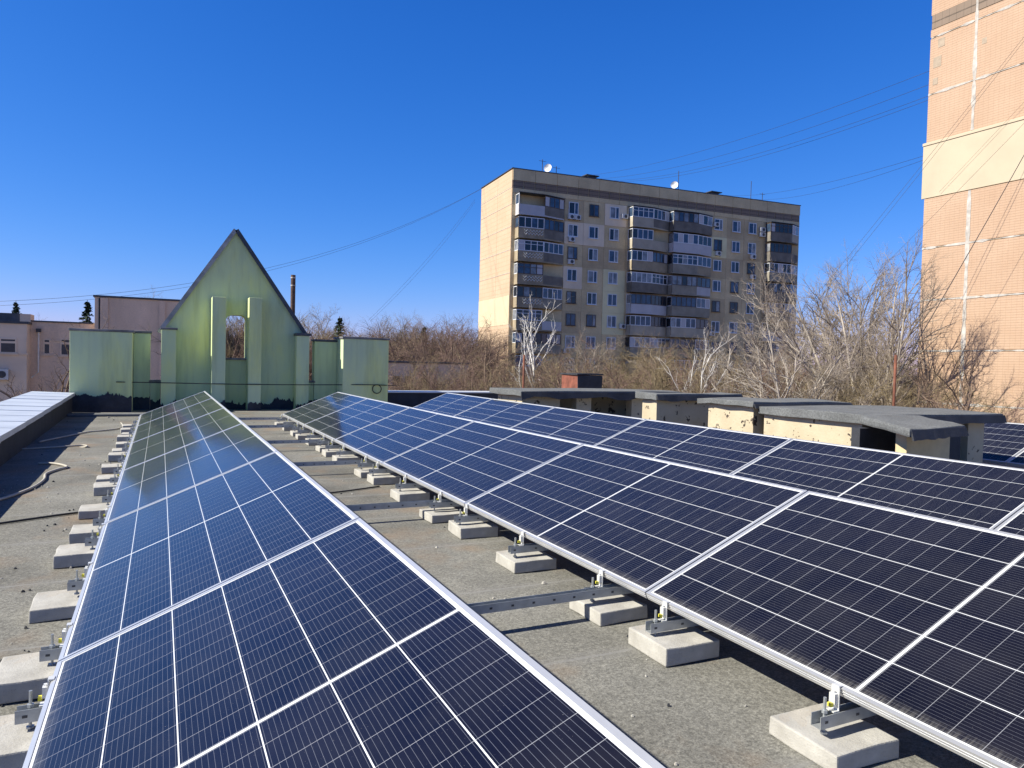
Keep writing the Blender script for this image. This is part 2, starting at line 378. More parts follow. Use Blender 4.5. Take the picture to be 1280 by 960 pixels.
host = empty('flat_roof_building', (5.5, 8, GZ))
tag(host, 'low flat roofed building under the solar panels, grey bitumen roof', 'building')
def hostpart(mb, name, mats, **kw):
    o = mb.build(name, mats, None, **kw); o.parent = host; o.matrix_parent_inverse = Matrix.Translation((-5.5, -8, -GZ)); return o
b = MB(); nx, ny = 1, 1
b.box(-2.2, 14.2, -3.8, 19.30, -0.25, RZ); hostpart(b, 'roof', M['roof'])
b = MB(); b.box(-2.45, 14.4, -3.9, 19.45, GZ, -0.252); hostpart(b, 'wall', M['peel'])
# left parapet, slightly skew to the panel rows
b = MB()
qi = lambda y: -1.485 - 0.0119 * y; qo = lambda y: -2.28 - 0.0034 * y; qz = lambda y: 0.448 - .0064 * (18 - y)
b.prism([(qi(-4), -4, .002), (qi(18.25), 18.25, .002), (qi(18.25), 18.25, qz(18.25)), (qi(-4), -4, qz(-4))], (-.72, 0, 0))
hostpart(b, 'parapet', M['bitumen'], fix=True)
b = MB()
ns = 26
for i in range(ns):
    y0 = -4 + 23.4 * i / ns; y1 = -4 + 23.4 * (i + 1) / ns - 0.006
    xi = lambda y: -1.465 - 0.0119 * y; xo = lambda y: -2.34 - 0.0034 * y
    ya, yb = min(y0, 18.27), min(y1, 18.27)
    z = 0.460 - .0064 * (18 - ya) + random.Random(i).uniform(-.003, .003)
    if y0 > 18.27: break
    b.prism([(xi(ya) + .03, ya, z), (xi(yb) + .03, yb, z), (xo(yb) - .03, yb, z + .03), (xo(ya) - .03, ya, z + .03)], (0, 0, 0.018))
    b.prism([(xi(ya) + .03, ya, z - .05), (xi(yb) + .03, yb, z - .05), (xi(yb) + .018, yb, z - .05), (xi(ya) + .018, ya, z - .05)], (0, 0, 0.05))
hostpart(b, 'parapet_cap', M['metal_cap'], fix=True)
# far parapet to the right of the green walls
b = MB(); b.box(5.36, 14.2, 18.75, 19.4, 0.002, 0.485); hostpart(b, 'parapet', M['bitumen'])
b = MB(); b.box(5.36, 14.3, 18.70, 19.45, 0.488, 0.52); hostpart(b, 'parapet_cap', M['metal_cap'], bevel=0.006)
# low upstand kerb in front of the green wall, and coarse felt laps
b = MB(); b.box(-1.68, 0.05, 17.0, 17.4, 0.052, 0.10); hostpart(b, 'upstand', M['felt'], bevel=0.012)

# ------------------------------------------------------------------ green gable and wall blocks
def jag_band(mb, x0, x1, y, zt, seed, amp=0.09):   # ragged tar band, a thin skin standing proud of the wall
    rg = random.Random(seed); n = max(3, int((x1 - x0) / 0.022)); pts = []; w_ = 0
    for i in range(n + 1):
        w_ = w_ * .86 + rg.gauss(0, amp * .30)
        pts.append((x0 + (x1 - x0) * i / n, zt - amp * .6 + w_ + (rg.uniform(0, amp * 1.1) if rg.random() < .10 else 0)))
    for i in range(n):
        a, c = pts[i], pts[i + 1]
        mb.prism([(a[0], y, 0.003), (c[0], y, 0.003), (c[0], y, c[1]), (a[0], y, a[1])], (0, 0.012, 0))
    return mb
gab = empty('gable_wall', (1.67, 19.15, 0))
tag(gab, 'tall pointed green gable wall with a window opening you can see through', 'wall')
def gp(mb, name, mats, **kw):
    o = mb.build(name, mats, None, **kw); o.parent = gab; o.matrix_parent_inverse = Matrix.Translation((-1.67, -19.15, 0)); return o
Y0, TH = 19.0, 0.45
b = MB()
WL, WR, WB, WT = 1.40, 1.905, 1.26, 2.36
GL, GR, ZE, PK = 0.08, 3.28, 1.98, (1.63, 4.36)
def zl(x): return ZE + (PK[1] - ZE) * ((x - GL) / (PK[0] - GL) if x < PK[0] else (GR - x) / (GR - PK[0]))
b.prism([(GL, Y0, 0), (WL, Y0, 0), (WL, Y0, zl(WL)), (GL, Y0, ZE)], (0, TH, 0))
b.prism([(WR, Y0, 0), (GR, Y0, 0), (GR, Y0, ZE), (WR, Y0, zl(WR))], (0, TH, 0))
b.prism([(WL, Y0, 0), (WR, Y0, 0), (WR, Y0, WB), (WL, Y0, WB)], (0, TH, 0))
arch = [(WL, Y0, WT - .16), (WL + .07, Y0, WT - .05), (WL + .18, Y0, WT), (WR - .10, Y0, WT), (WR - .02, Y0, WT - .05), (WR, Y0, WT - .13)]
b.prism(arch + [(WR, Y0, zl(WR)), (PK[0], Y0, PK[1]), (WL, Y0, zl(WL))], (0, TH, 0))
gp(b, 'wall', M['green'], fix=True)
b = MB(); b.box(1.09, 1.395, Y0 - .50, Y0 - .002, 0.004, 2.74); gp(b, 'pilaster', M['green'], bevel=0.008)
b = MB(); b.box(1.91, 2.20, Y0 - .50, Y0 - .002, 0.004, 2.77); gp(b, 'pilaster', M['green'], bevel=0.008)
b = MB(); b.box(0.02, 0.33, Y0 - .36, Y0 - .002, 0.004, 1.93); gp(b, 'pilaster', M['green'], bevel=0.008)
b = MB(); b.box(3.05, 3.36, Y0 - .36, Y0 - .002, 0.004, 1.90); gp(b, 'pilaster', M['green'], bevel=0.008)
b = MB(); b.box(1.38, 1.93, Y0 - .05, Y0 + TH, WB + .002, WB + .05); gp(b, 'sill', M['coping_grey'], bevel=0.006)
b = MB(); b.box(0.0, 0.36, Y0 - .40, Y0 + .04, 1.932, 1.975); gp(b, 'pilaster_cap', M['coping_grey'], bevel=0.008)
b = MB(); b.box(3.03, 3.40, Y0 - .40, Y0 + .04, 1.902, 1.965); gp(b, 'pilaster_cap', M['coping'], bevel=0.008)
for sgn in (0, 1):
    b = MB()
    A = (GL - .10, ZE - .12) if sgn == 0 else (GR + .08, ZE - .12)
    d = Vector((PK[0] - A[0], 0, PK[1] + .05 - A[1])); nrm = Vector((-d.z, 0, d.x)).normalized() * (1 if sgn == 0 else -1)
    p0 = Vector((A[0], Y0 - .07, A[1])) + nrm * .012; p1 = p0 + d
    b.prism([p0, p1, p1 + nrm * .05, p0 + nrm * .05], (0, TH + .14, 0))
    # turned-down front drip
    q0 = p0 - nrm * .045; q1 = p1 - nrm * .045
    b.prism([q0 + Vector((0, -.004, 0)), q1 + Vector((0, -.004, 0)), p1 + Vector((0, -.004, 0)), p0 + Vector((0, -.004, 0))], (0, .01, 0))
    gp(b, 'rake_coping', M['rake_sunlit'] if sgn == 0 else M['coping'], fix=True)
b = MB()
for k, (x0, x1, y, z) in enumerate(((0.335, 1.088, Y0 - .014, .33), (1.397, 1.908, Y0 - .014, .25), (2.202, 3.048, Y0 - .014, .30), (1.085, 1.40, Y0 - .515, .24), (1.905, 2.205, Y0 - .515, .27), (.015, .335, Y0 - .375, .30), (3.045, 3.365, Y0 - .375, .24))):
    jag_band(b, x0, x1, y, z, k)
gp(b, 'tar_band', M['bitumen'], fix=True)

def wall_block(name, label, x0, x1, y0, y1, zt, seed, tar=True, cap='coping_grey', base=0.003, tz=.42):
    cx, cy = (x0 + x1) / 2, (y0 + y1) / 2
    r = empty(name, (cx, cy, 0)); tag(r, label, 'wall')
    b = MB(); b.box(x0 - cx, x1 - cx, y0 - cy, y1 - cy, base, zt); b.build('wall', M['green'], r, bevel=0.008)
    b = MB(); b.box(x0 - cx - .03, x1 - cx + .03, y0 - cy - .03, y1 - cy + .03, zt + .002, zt + .055)
    o = b.build('coping', M[cap], r, bevel=0.01); wobble(o, 0.012, 5, seed, 2)
    if tar:
        b = MB(); jag_band(b, x0 - cx, x1 - cx, y0 - cy - .014, tz, seed, 0.05); b.build('tar_band', M['bitumen'], r, fix=True)
    return r
wall_block('green_wall', 'wide blue-green wall block at the end of the left parapet', -1.76, -0.56, 18.3, 19.3, 1.82, 3, tz=.42)
wall_block('green_wall', 'narrow green wall pier right of the wide left block', -0.555, -0.21, 18.98, 19.3, 1.83, 4, tz=.36)
wall_block('green_wall', 'low green wall below the gap left of the gable', -0.205, 0.015, 19.0, 19.3, 0.69, 5, tz=.34)
wall_block('green_wall', 'low green wall below the narrow gap right of the gable', 3.365, 3.545, 19.0, 19.3, 0.72, 6, tz=.3)
wall_block('green_wall', 'yellow-green wall panel with dark coping between gable and right block', 3.55, 4.125, 18.98, 19.3, 1.78, 7, cap='coping', tz=.3)
wall_block('green_wall', 'green wall block with a bright left edge, a cable loop hangs on it', 4.13, 5.30, 18.3, 19.3, 1.86, 8, tar=False)

def tube_thing(name, label, cat, pts, r, mat, group=None, smooth=True, sides=6):
    b = MB(); b.tube(pts, r, sides); o = b.build(name, mat, smooth=smooth); return tag(o, label, cat, group)
def curve_pts(ctrl, n=8):                           # Catmull-Rom
    P = [Vector(c) for c in ctrl]; P = [P[0] * 2 - P[1]] + P + [P[-1] * 2 - P[-2]]; out = []
    for i in range(1, len(P) - 2):
        for k in range(n):
            t = k / n; a, b_, c, d = P[i - 1], P[i], P[i + 1], P[i + 2]
            out.append(0.5 * ((2 * b_) + (-a + c) * t + (2 * a - 5 * b_ + 4 * c - d) * t * t + (-a + 3 * b_ - 3 * c + d) * t ** 3))
    out.append(P[-2]); return out
loop = [(5.0 + .11 * math.sin(2 * math.pi * k / 14), 18.24 + .004 * k, 0.60 + .11 * math.cos(2 * math.pi * k / 14)) for k in range(15)]
tube_thing('cable', 'black cable strung across the green walls, ending in a loop', 'cable',
           curve_pts([(-0.87, 18.26, .72), (0.2, 18.52, .70), (1.7, 18.47, .685), (3.2, 18.5, .685), (4.6, 18.26, .71), (4.9, 18.245, .71)] + loop + [(5.2, 18.27, .70), (5.6, 18.5, .68)], 4), .011, M['black'])

# ------------------------------------------------------------------ solar panels
TH_T = R(22.27); PL, PW, PITCHY = 2.288, 1.134, 2.298
ZLOW = 0.275
ROWS = {'A': (-0.3105, 14.412, 6), 'B': (2.0894, 14.2915, 6), 'C': (4.3365, 14.2027, 6), 'D': (9.42, 7.7, 4)}
def make_panel():
    r = empty('solar_panel')
    lip, fh = 0.0150, 0.035
    b = MB()
    b.box(0, lip, -PL, 0, -fh, 0); b.box(PW - lip, PW, -PL, 0, -fh, 0)
    b.box(lip, PW - lip, -lip, 0, -fh, 0); b.box(lip, PW - lip, -PL, -PL + lip, -fh, 0)
    for z in (-.011, -.021):                        # ribs along the profile's outer faces
        b.box(-.0016, 0.0, -PL, 0, z - .003, z); b.box(PW, PW + .0016, -PL, 0, z - .003, z)
    f = b.build('frame', M['alu'], r)
    b = MB(); b.box(lip, PW - lip, -PL + lip, -lip, -.008, -.003); b.build('glass', M['panel'], r)
    b = MB()
    for y in (-.57, -1.139, -1.71): b.box(PW * .5 - .05, PW * .5 + .05, y - .04, y + .04, -.028, -.0085)
    b.build('junction_box', M['black'], r)
    return r
pp = None
rowname = {'A': 'leftmost row', 'B': 'second row', 'C': 'third row', 'D': 'last row behind the vents'}
for key, (x, y, n) in ROWS.items():
    for k in range(n):
        if pp is None: pp = make_panel(); o = pp
        else: o = copy_tree(pp)
        o.location = (x, y - k * PITCHY, ZLOW); o.rotation_euler = (0, -TH_T, 0)
        if key == 'D' and k > 0 and False: pass
        tag(o, 'dark blue solar panel, %s from the far end of the %s' % (ORD[k], rowname[key]), 'solar panel', 'solar panels tilted in rows on the roof')

# ------------------------------------------------------------------ ballast blocks and mounts
BX, BY, BH = 0.295, 0.29, 0.072
blk_meshes = []
for s in range(4):
    b = MB(); b.box(0, BX, 0, BY, 0, BH); o = b.build('concrete_block', M['concrete'], bevel=0.006)
    wobble(o, 0.006, 9, s, 2); blk_meshes.append(o.data); bpy.data.objects.remove(o)
def block(x, y, rz, seed, label):
    o = bpy.data.objects.new('concrete_block', blk_meshes[seed % 4]); col.objects.link(o)
    o.location = (x, y, RZ + 0.003); o.rotation_euler = (0, 0, rz); o.scale = (1, 1, 1 + 0.12 * math.sin(seed * 2.3))
    return tag(o, label, 'concrete block', 'concrete ballast blocks under the panels')
YA = [2.72, 3.29, 4.24, 5.26, 5.89, 6.76, 7.84, 8.40, 9.27, 10.27, 10.85, 11.57, 12.53, 13.1, 13.75, 14.5]
YB = [1.66, 2.59, 3.14, 4.14, 5.10, 5.68, 6.64, 7.64, 8.14, 9.30, 10.02, 10.55, 11.41, 12.29, 12.81, 13.81, 14.7]
YC = [2.6, 4.1, 5.6, 7.6, 9.4, 11.4, 13.5]
def make_mount():
    r = empty('panel_mount')                        # origin: on the roof below the panel's low edge
    L = 1.20
    b = MB()                                        # C channel, open side up
    b.box(-.095, L, -.0205, -.018, .100, .143); b.box(-.095, L, .018, .0205, .100, .143); b.box(-.095, L, -.0175, .0175, .100, .1025)
    for k in range(9): b.box(-.075 + k * .15, -.060 + k * .15, -.0212, -.0206, .117, .126, 1)
    b.build('rail', [M['galv'], M['dark_metal']], r)
    b = MB(); b.tube([(-.055, -.0, .074), (-.055, 0, .196)], .0055, 6); b.tube([(-.055, 0, .143), (-.055, 0, .153)], .0105, 6); b.tube([(-.055, 0, .074), (-.055, 0, .080)], .013, 6); b.build('threaded_rod', M['galv'], r)
    b = MB(); b.box(-.030, -.002, -.016, .016, .1435, .1470); b.box(-.0065, -.0025, -.016, .016, .1471, .2265)
    b.box(-.022, -.0066, -.012, .012, .168, .204); b.tube([(-.014, 0, .204), (-.014, 0, .212)], .006, 6); b.box(-.0065, .012, -.014, .014, .2265, .2295)
    c = b.build('clamp', M['zinc_clamp'], r)
    b = MB(); b.box(-.034, -.0225, -.008, .008, .160, .173); b.build('earthing_clip', M['yellow_clip'], c)
    b = MB(); b.box(.985, 1.025, -.0245, -.021, .104, .585); b.build('rear_leg', M['galv'], r)
    return r
mount0 = None
seedc = 0
for key, ys, side in (('A', YA, 'leftmost panel row'), ('B', YB, 'second panel row'), ('C', YC, 'third panel row')):
    x0 = ROWS[key][0]
    rg = random.Random(ord(key))
    for k, y in enumerate(sorted(ys)):
        y *= 0.963
        bx = (-0.548 if key == 'A' else x0 - 0.112) + rg.uniform(-.02, .02)
        block(bx, y, R(rg.uniform(-3, 3)), seedc, 'grey concrete block under the %s, %s from the camera' % (side, ORD[k])); seedc += 1
        if mount0 is None: mount0 = make_mount(); o = mount0
        else: o = copy_tree(mount0)
        o.location = (x0 - 0.003, y + .13 + rg.uniform(-.03, .03), RZ + 0.003)
        tag(o, 'short galvanised rail with clamp under the %s, %s from the camera' % (side, ORD[k]), 'mounting rail', 'mounting rails under the panels')
# long cross rails bridging the gap between the first two rows
cr0 = None
for k, y in enumerate((3.15, 5.67, 8.20, 10.45, 12.85, 14.5)):
    if cr0 is None:
        cr0 = empty('cross_rail')
        b = MB(); b.box(.55, 2.3, -.0205, -.018, .104, .147); b.box(.55, 2.3, .018, .0205, .104, .147); b.box(.55, 2.3, -.0175, .0175, .104, .1065)
        for q in range(14): b.box(.62 + q * .115, .634 + q * .115, -.0213, -.0206, .120, .130, 1)
        b.build('channel', [M['galv'], M['dark_metal']], cr0)
        b = MB(); b.box(.76, .80, -.0245, -.021, .108, .545); b.build('upright', M['galv'], cr0)
        o = cr0
    else: o = copy_tree(cr0)
    o.location = (0, y, RZ + 0.003)
    tag(o, 'long galvanised rail between the first two panel rows, %s from the camera' % ORD[k], 'rail', 'cross rails between the panel rows')

# cables lying on the roof
tube_thing('cable', 'thin black cable lying straight on the roof near the left edge', 'cable', [(-1.444, 6.375, .062), (-1.059, 6.510, .062), (-0.722, 6.693, .062), (-0.481, 6.799, .062)], .009, M['black'])
tube_thing('cable', 'pale cable with a hooked end near the far kerb', 'cable', curve_pts([(-0.944, 16.660, .065), (-.78, 16.6, .011), (-0.597, 14.830, .065), (-0.636, 14.156, .065), (-0.867, 13.771, .065), (-1.059, 13.578, .065), (-1.300, 12.904, .065), (-1.541, 12.230, .065)]), .012, M['rope'])
tube_thing('cable', 'short pale cable looped half way along the shaded strip', 'cable', curve_pts([(-1.637, 11.363, .065), (-1.252, 11.508, .065), (-0.963, 11.652, .065), (-0.896, 11.460, .065), (-1.1, 11.75, .011)]), .012, M['rope'])
tube_thing('cable', 'pale cable curling out of the parapet shadow, nearest the camera', 'cable', curve_pts([(-1.25, 9.87, .065), (-1.08, 9.8, .065), (-.93, 9.5, .065), (-1.0, 9.3, .065), (-1.07, 9.0, .065), (-1.04, 8.6, .065), (-1.07, 8.15, .065), (-1.18, 7.7, .065), (-1.42, 7.1, .065)]), .013, M['rope'])
tube_thing('cable', 'black cable crossing the gap between the first two panel rows', 'cable', curve_pts([(0.674, 6.789, .062), (1.059, 6.934, .062), (1.541, 7.030, .062), (2.022, 7.223, .062)]), .008, M['black'])

# ------------------------------------------------------------------ ventilation blocks on the right
def vent_block(label, x0, x1, y0, y1, zw, slab, zt, piers, seed, wallmat='peel', poly=None, ragged=.012):
    """wall body with recessed dark openings on the camera-facing side; slab = (x0,x1,y0,y1)"""
    cx, cy = (x0 + x1) / 2, (y0 + y1) / 2
    r = empty('roof_vent', (cx, cy, 0)); tag(r, label, 'roof vent')
    b = MB()
    b.box(x0 - cx, x0 - cx + .16, y0 - cy, y1 - cy, .003, zw)                        # left wall
    b.box(x0 - cx + .16, x1 - cx, y1 - cy - .12, y1 - cy, .003, zw)                   # back wall
    for (a, c) in piers: b.box(max(a, x0 + .161) - cx, c - cx, y0 - cy + .004, y0 - cy + .18, .003, zw)
    b.box(x1 - cx - .14, x1 - cx, y0 - cy + .181, y1 - cy - .121, .003, zw)
    o = b.build('wall', M[wallmat], r); wobble(o, .008, 3, seed, 0)
    b = MB()
    if poly: b.prism([(p[0] - cx, p[1] - cy, p[2] - .05) for p in poly], (0, 0, .09))
    else: b.box(slab[0] - cx, slab[1] - cx, slab[2] - cy, slab[3] - cy, zw + .003, zt)
    o = b.build('roof_slab', M['felt'], r, bevel=0.008); wobble(o, .024, 3.4, seed, 3)
    b = MB()                                                                          # tar-coated lip hanging on the front edge
    rg = random.Random(seed); n = 14; xs = [slab[0] - cx + (slab[1] - slab[0]) * i / n for i in range(n + 1)]
    lo = [zw + rg.uniform(-ragged, .012) for _ in xs]
    if poly: xs = [poly[0][0] - cx + .02 + (poly[1][0] - poly[0][0] - .04) * i / n for i in range(n + 1)]; zt = .79; lo = [.70 + rg.uniform(-.02, .02) for _ in xs]
    for i in range(n): b.prism([(xs[i], slab[2] - cy - .045, lo[i]), (xs[i + 1], slab[2] - cy - .045, lo[i + 1]), (xs[i + 1], slab[2] - cy - .02, zt - .02), (xs[i], slab[2] - cy - .02, zt - .02)], (0, .018, 0))
    b.build('felt_edge', M['bitumen'], r, fix=True)
    b = MB(); jag_band(b, x0 - cx - .01, x1 - cx, y0 - cy - .014, .30, seed + 9, .04)
    b.build('tar_band', M['bitumen'], r, fix=True)
    return r
vent_block('long grey felt topped vent block with shaded openings, farthest of the roof vents', 5.62, 8.75, 11.2, 12.2, .79, (5.5, 8.9, 11.02, 12.3), .885, [(5.63, 6.37), (6.71, 7.02), (7.9, 8.16)], 1, ragged=.07)
vent_block('vent block with plain shaded front wall, second farthest of the roof vents', 6.47, 8.1, 8.55, 8.9, .86, (6.40, 8.0, 8.47, 8.98), .96, [(6.62, 8.1)], 2)
vent_block('vent block with bright yellow plaster side, middle of the roof vents', 6.62, 8.2, 6.80, 7.62, .875, (6.54, 8.25, 6.72, 7.75), .945, [(6.7, 8.1)], 3)
vent_block('long vent block with peeling yellow side and thick grey felt roof', 6.66, 8.75, 5.28, 6.66, .80, (6.60, 8.92, 5.17, 6.69), .90, [(6.95, 7.05), (8.45, 8.75)], 4)
r = empty('roof_vent', (6.75, 4.8, 0)); tag(r, 'small vent block with drooping felt roof, nearest of the roof vents', 'roof vent')
b = MB(); b.box(-.32, .33, -.20, -.08, .003, .76); b.build('pier', M['tan'], r, bevel=.008)
b = MB(); b.box(-.42, .62, .24, .34, .003, .78); b.box(.42, .62, -.12, .238, .003, .76); b.build('back_wall', M['bitumen'], r)  # dark colour paints in the shade inside the openings
b = MB(); b.prism([(6.04 - 6.75, 4.30 - 4.8, .765), (6.92 - 6.75, 4.34 - 4.8, .78), (7.40 - 6.75, 5.15 - 4.8, .81), (6.46 - 6.75, 5.15 - 4.8, .82)], (0, 0, .085))
o = b.build('roof_slab', M['felt'], r, bevel=0.025); wobble(o, .018, 2.6, 5, 3)
b = MB(); rg = random.Random(3); xs = [-.68 + .84 * i / 16 for i in range(17)]; lo = [.745 + .022 * i / 16 + rg.uniform(-.008, .008) for i in range(17)]
for i in range(16): b.prism([(xs[i], -.53 + .04 * i / 16, lo[i]), (xs[i + 1], -.53 + .04 * (i + 1) / 16, lo[i + 1]), (xs[i + 1], -.50 + .04 * (i + 1) / 16, .835 + .015 * (i + 1) / 16), (xs[i], -.50 + .04 * i / 16, .835 + .015 * i / 16)], (0, .018, 0))
b.build('felt_edge', M['bitumen'], r, fix=True)
r = empty('brick_chimney', (9.65, 15.9, 0)); tag(r, 'squat rusty red chimney box behind the roof vents', 'chimney')
b = MB(); b.box(-.35, .35, -.4, .4, .003, 1.09); b.build('wall', M['rust_brick'], r, bevel=0.01)
b = MB(); b.box(-.352, .36, -.42, -.403, .5, 1.08); b.box(-.38, .38, -.44, .44, 1.093, 1.13); o = b.build('cover', M['bitumen'], r); wobble(o, .02, 4, 3, 1)  # top cap, plus a dark sheet painting shade onto the front face
tube_thing('pole', 'rusty red pole standing in front of the birch', 'pole', [(7.65, 15.2, .003), (7.65, 15.2, 1.55)], .026, M['rust'], sides=8)
tube_thing('pole', 'rusty red pole on the right near the peach tower', 'pole', [(12.72, 9.4, .003), (12.72, 9.4, 1.69)], .027, M['rust'], sides=8)

# ------------------------------------------------------------------ apartment block
FA = math.atan2(-0.0715, 1.0); FL, FD, ZT = 44.33, 11.3, 24.8
apt = empty('apartment_block', (38.15, 80.08, GZ), (0, 0, FA))
tag(apt, 'nine storey panel apartment block with stacked balconies and bright left end wall', 'building')
def AZ(z): return z - GZ
rg = random.Random(11)
FH = 2.78; floors = [19.35 - k * FH for k in range(9)]
b = MB(); b.box(0.02, FL, 0.02, FD, 0, AZ(ZT - .02)); b.build('wall', M['tan_b'], apt)
# facade panels per storey and bay
bays = [0, 7.05, 9.7, 12.7, 15.9, 22.3, 29.2, 31.75, 34.6, 38.1, FL]
mats_f = [M['tan'], M['tan_b'], M['tan_c'], M['tan_d']]
fb = MB()
for fi, zf in enumerate(floors):
    for bi in range(len(bays) - 1):
        mi = 0 if rg.random() < .6 else 1
        if (fi, bi) in ((1, 1), (1, 2), (0, 3), (3, 1)): mi = 2
        if (fi, bi) in ((1, 6), (4, 3), (3, 3), (5, 3)): mi = 3
        d = -.02 - (0.05 if mi > 1 else 0) - rg.uniform(0, .01)
        fb.box(bays[bi] + .015, bays[bi + 1] - .015, d, 0.015, AZ(zf - .15), AZ(zf + FH - .165), mi)
for bi in range(15):
    x0 = FL * bi / 15; x1 = FL * (bi + 1) / 15
    fb.box(x0 + .02, x1 - .02, -.05, .015, AZ(floors[0] + FH - .13), AZ(22.55), 0)
    fb.box(x0 + .02, x1 - .02, -.10 - rg.uniform(0, .03), .015, AZ(23.5), AZ(ZT) + .05, 0)
fb.build('facade_panel', mats_f, apt)
b = MB()
for bi in range(30):
    x0 = FL * bi / 30; x1 = FL * (bi + 1) / 30; b.box(x0 + .06, x1 - .06, -.06, .015, AZ(22.57), AZ(23.48))
b.build('frieze', M['fret'], apt)
b = MB()
zb = [(0, 4.1, 0), (4.1, 8.2, 1), (8.2, 24.75, 0)]
for (z0, z1, mi) in ((GZ, 6.0, 0), (6.02, 9.6, 1), (9.62, 24.75, 0)):
    for (y0, y1) in ((0.0, 4.9), (4.93, FD)): b.box(-.05 - (.03 if mi else 0), 0.01, y0, y1, AZ(z0), AZ(z1), mi)
b.build('end_wall', [M['endwall'], M['cream_bright']], apt)
for z in (12.3, 15.1, 17.9, 20.6, 22.6, 3.2):
    b = MB(); b.box(-.075, -.052, .02, FD - .02, AZ(z), AZ(z) + .05); b.build('joint', M['joint'], apt)
b = MB(); b.box(-.12, FL + .06, -.16, FD + .1, AZ(ZT) + .06, AZ(ZT) + .16); b.build('roof', M['coping'], apt)
GL_ = [M['glass_dark'], M['glass_blue'], M['glass_curtain']]
def apt_window(s, zc, wd=1.35, ht=1.5):
    mb = MB(); x0, x1, z0, z1 = s - wd / 2, s + wd / 2, AZ(zc - ht / 2), AZ(zc + ht / 2)
    y0, y1 = -.115, -.085
    t = .09
    mb.box(x0, x0 + t, y0, y1, z0, z1); mb.box(x1 - t, x1, y0, y1, z0, z1); mb.box(x0 + t, x1 - t, y0, y1, z0, z0 + t); mb.box(x0 + t, x1 - t, y0, y1, z1 - t, z1)
    sp = x0 + wd * (.5 if rg.random() < .6 else .62); mb.box(sp - .05, sp + .05, y0, y1, z0 + t, z1 - t)
    mb.box(x0 - .05, x1 + .05, -.2, -.075, z0 - .06, z0 - .003)
    wn = mb.build('window', M['white'] if rg.random() < .72 else M['wood_frame'], apt)
    g_ = MB(); mi = rg.choice([0, 1, 1, 2])
    g_.box(x0 + t + .001, sp - .051, y0 + .012, y1 - .004, z0 + t + .001, z1 - t - .001, 0); g_.box(sp + .051, x1 - t - .001, y0 + .012, y1 - .004, z0 + t + .001, z1 - t - .001, 1)
    g_.build('pane', [GL_[mi], GL_[rg.choice([0, 1, 2])]], wn)
for fi, zf in enumerate(floors):
    for s in (8.25, 11.15, 14.1, 30.25, 33.25, 36.0): apt_window(s, zf + 1.55)
def strip(mb, p, q, z0, z1, th, mi=0):              # upright slab between plan points p and q (outer faces), thickness inward
    d = Vector((q[0] - p[0], q[1] - p[1], 0)); nn = Vector((-d.y, d.x, 0)).normalized() * th
    P_, Q_ = Vector((p[0], p[1], z0)), Vector((q[0], q[1], z0))
    mb.prism([P_, Q_, Q_ + nn, P_ + nn], (0, 0, z1 - z0), mi)
def lerp(p, q, t): return (p[0] + (q[0] - p[0]) * t, p[1] + (q[1] - p[1]) * t)
cols_b = [(0.45, 3.85, 6.9), (16.2, 19.3, 22.2), (22.35, 26.3, 29.1), (38.3, 42.1, 44.0)]
pm = ['grey_par', 'grey_par', 'dark_par', 'dark_par', 'brown_par', 'white_par', 'cream_par']
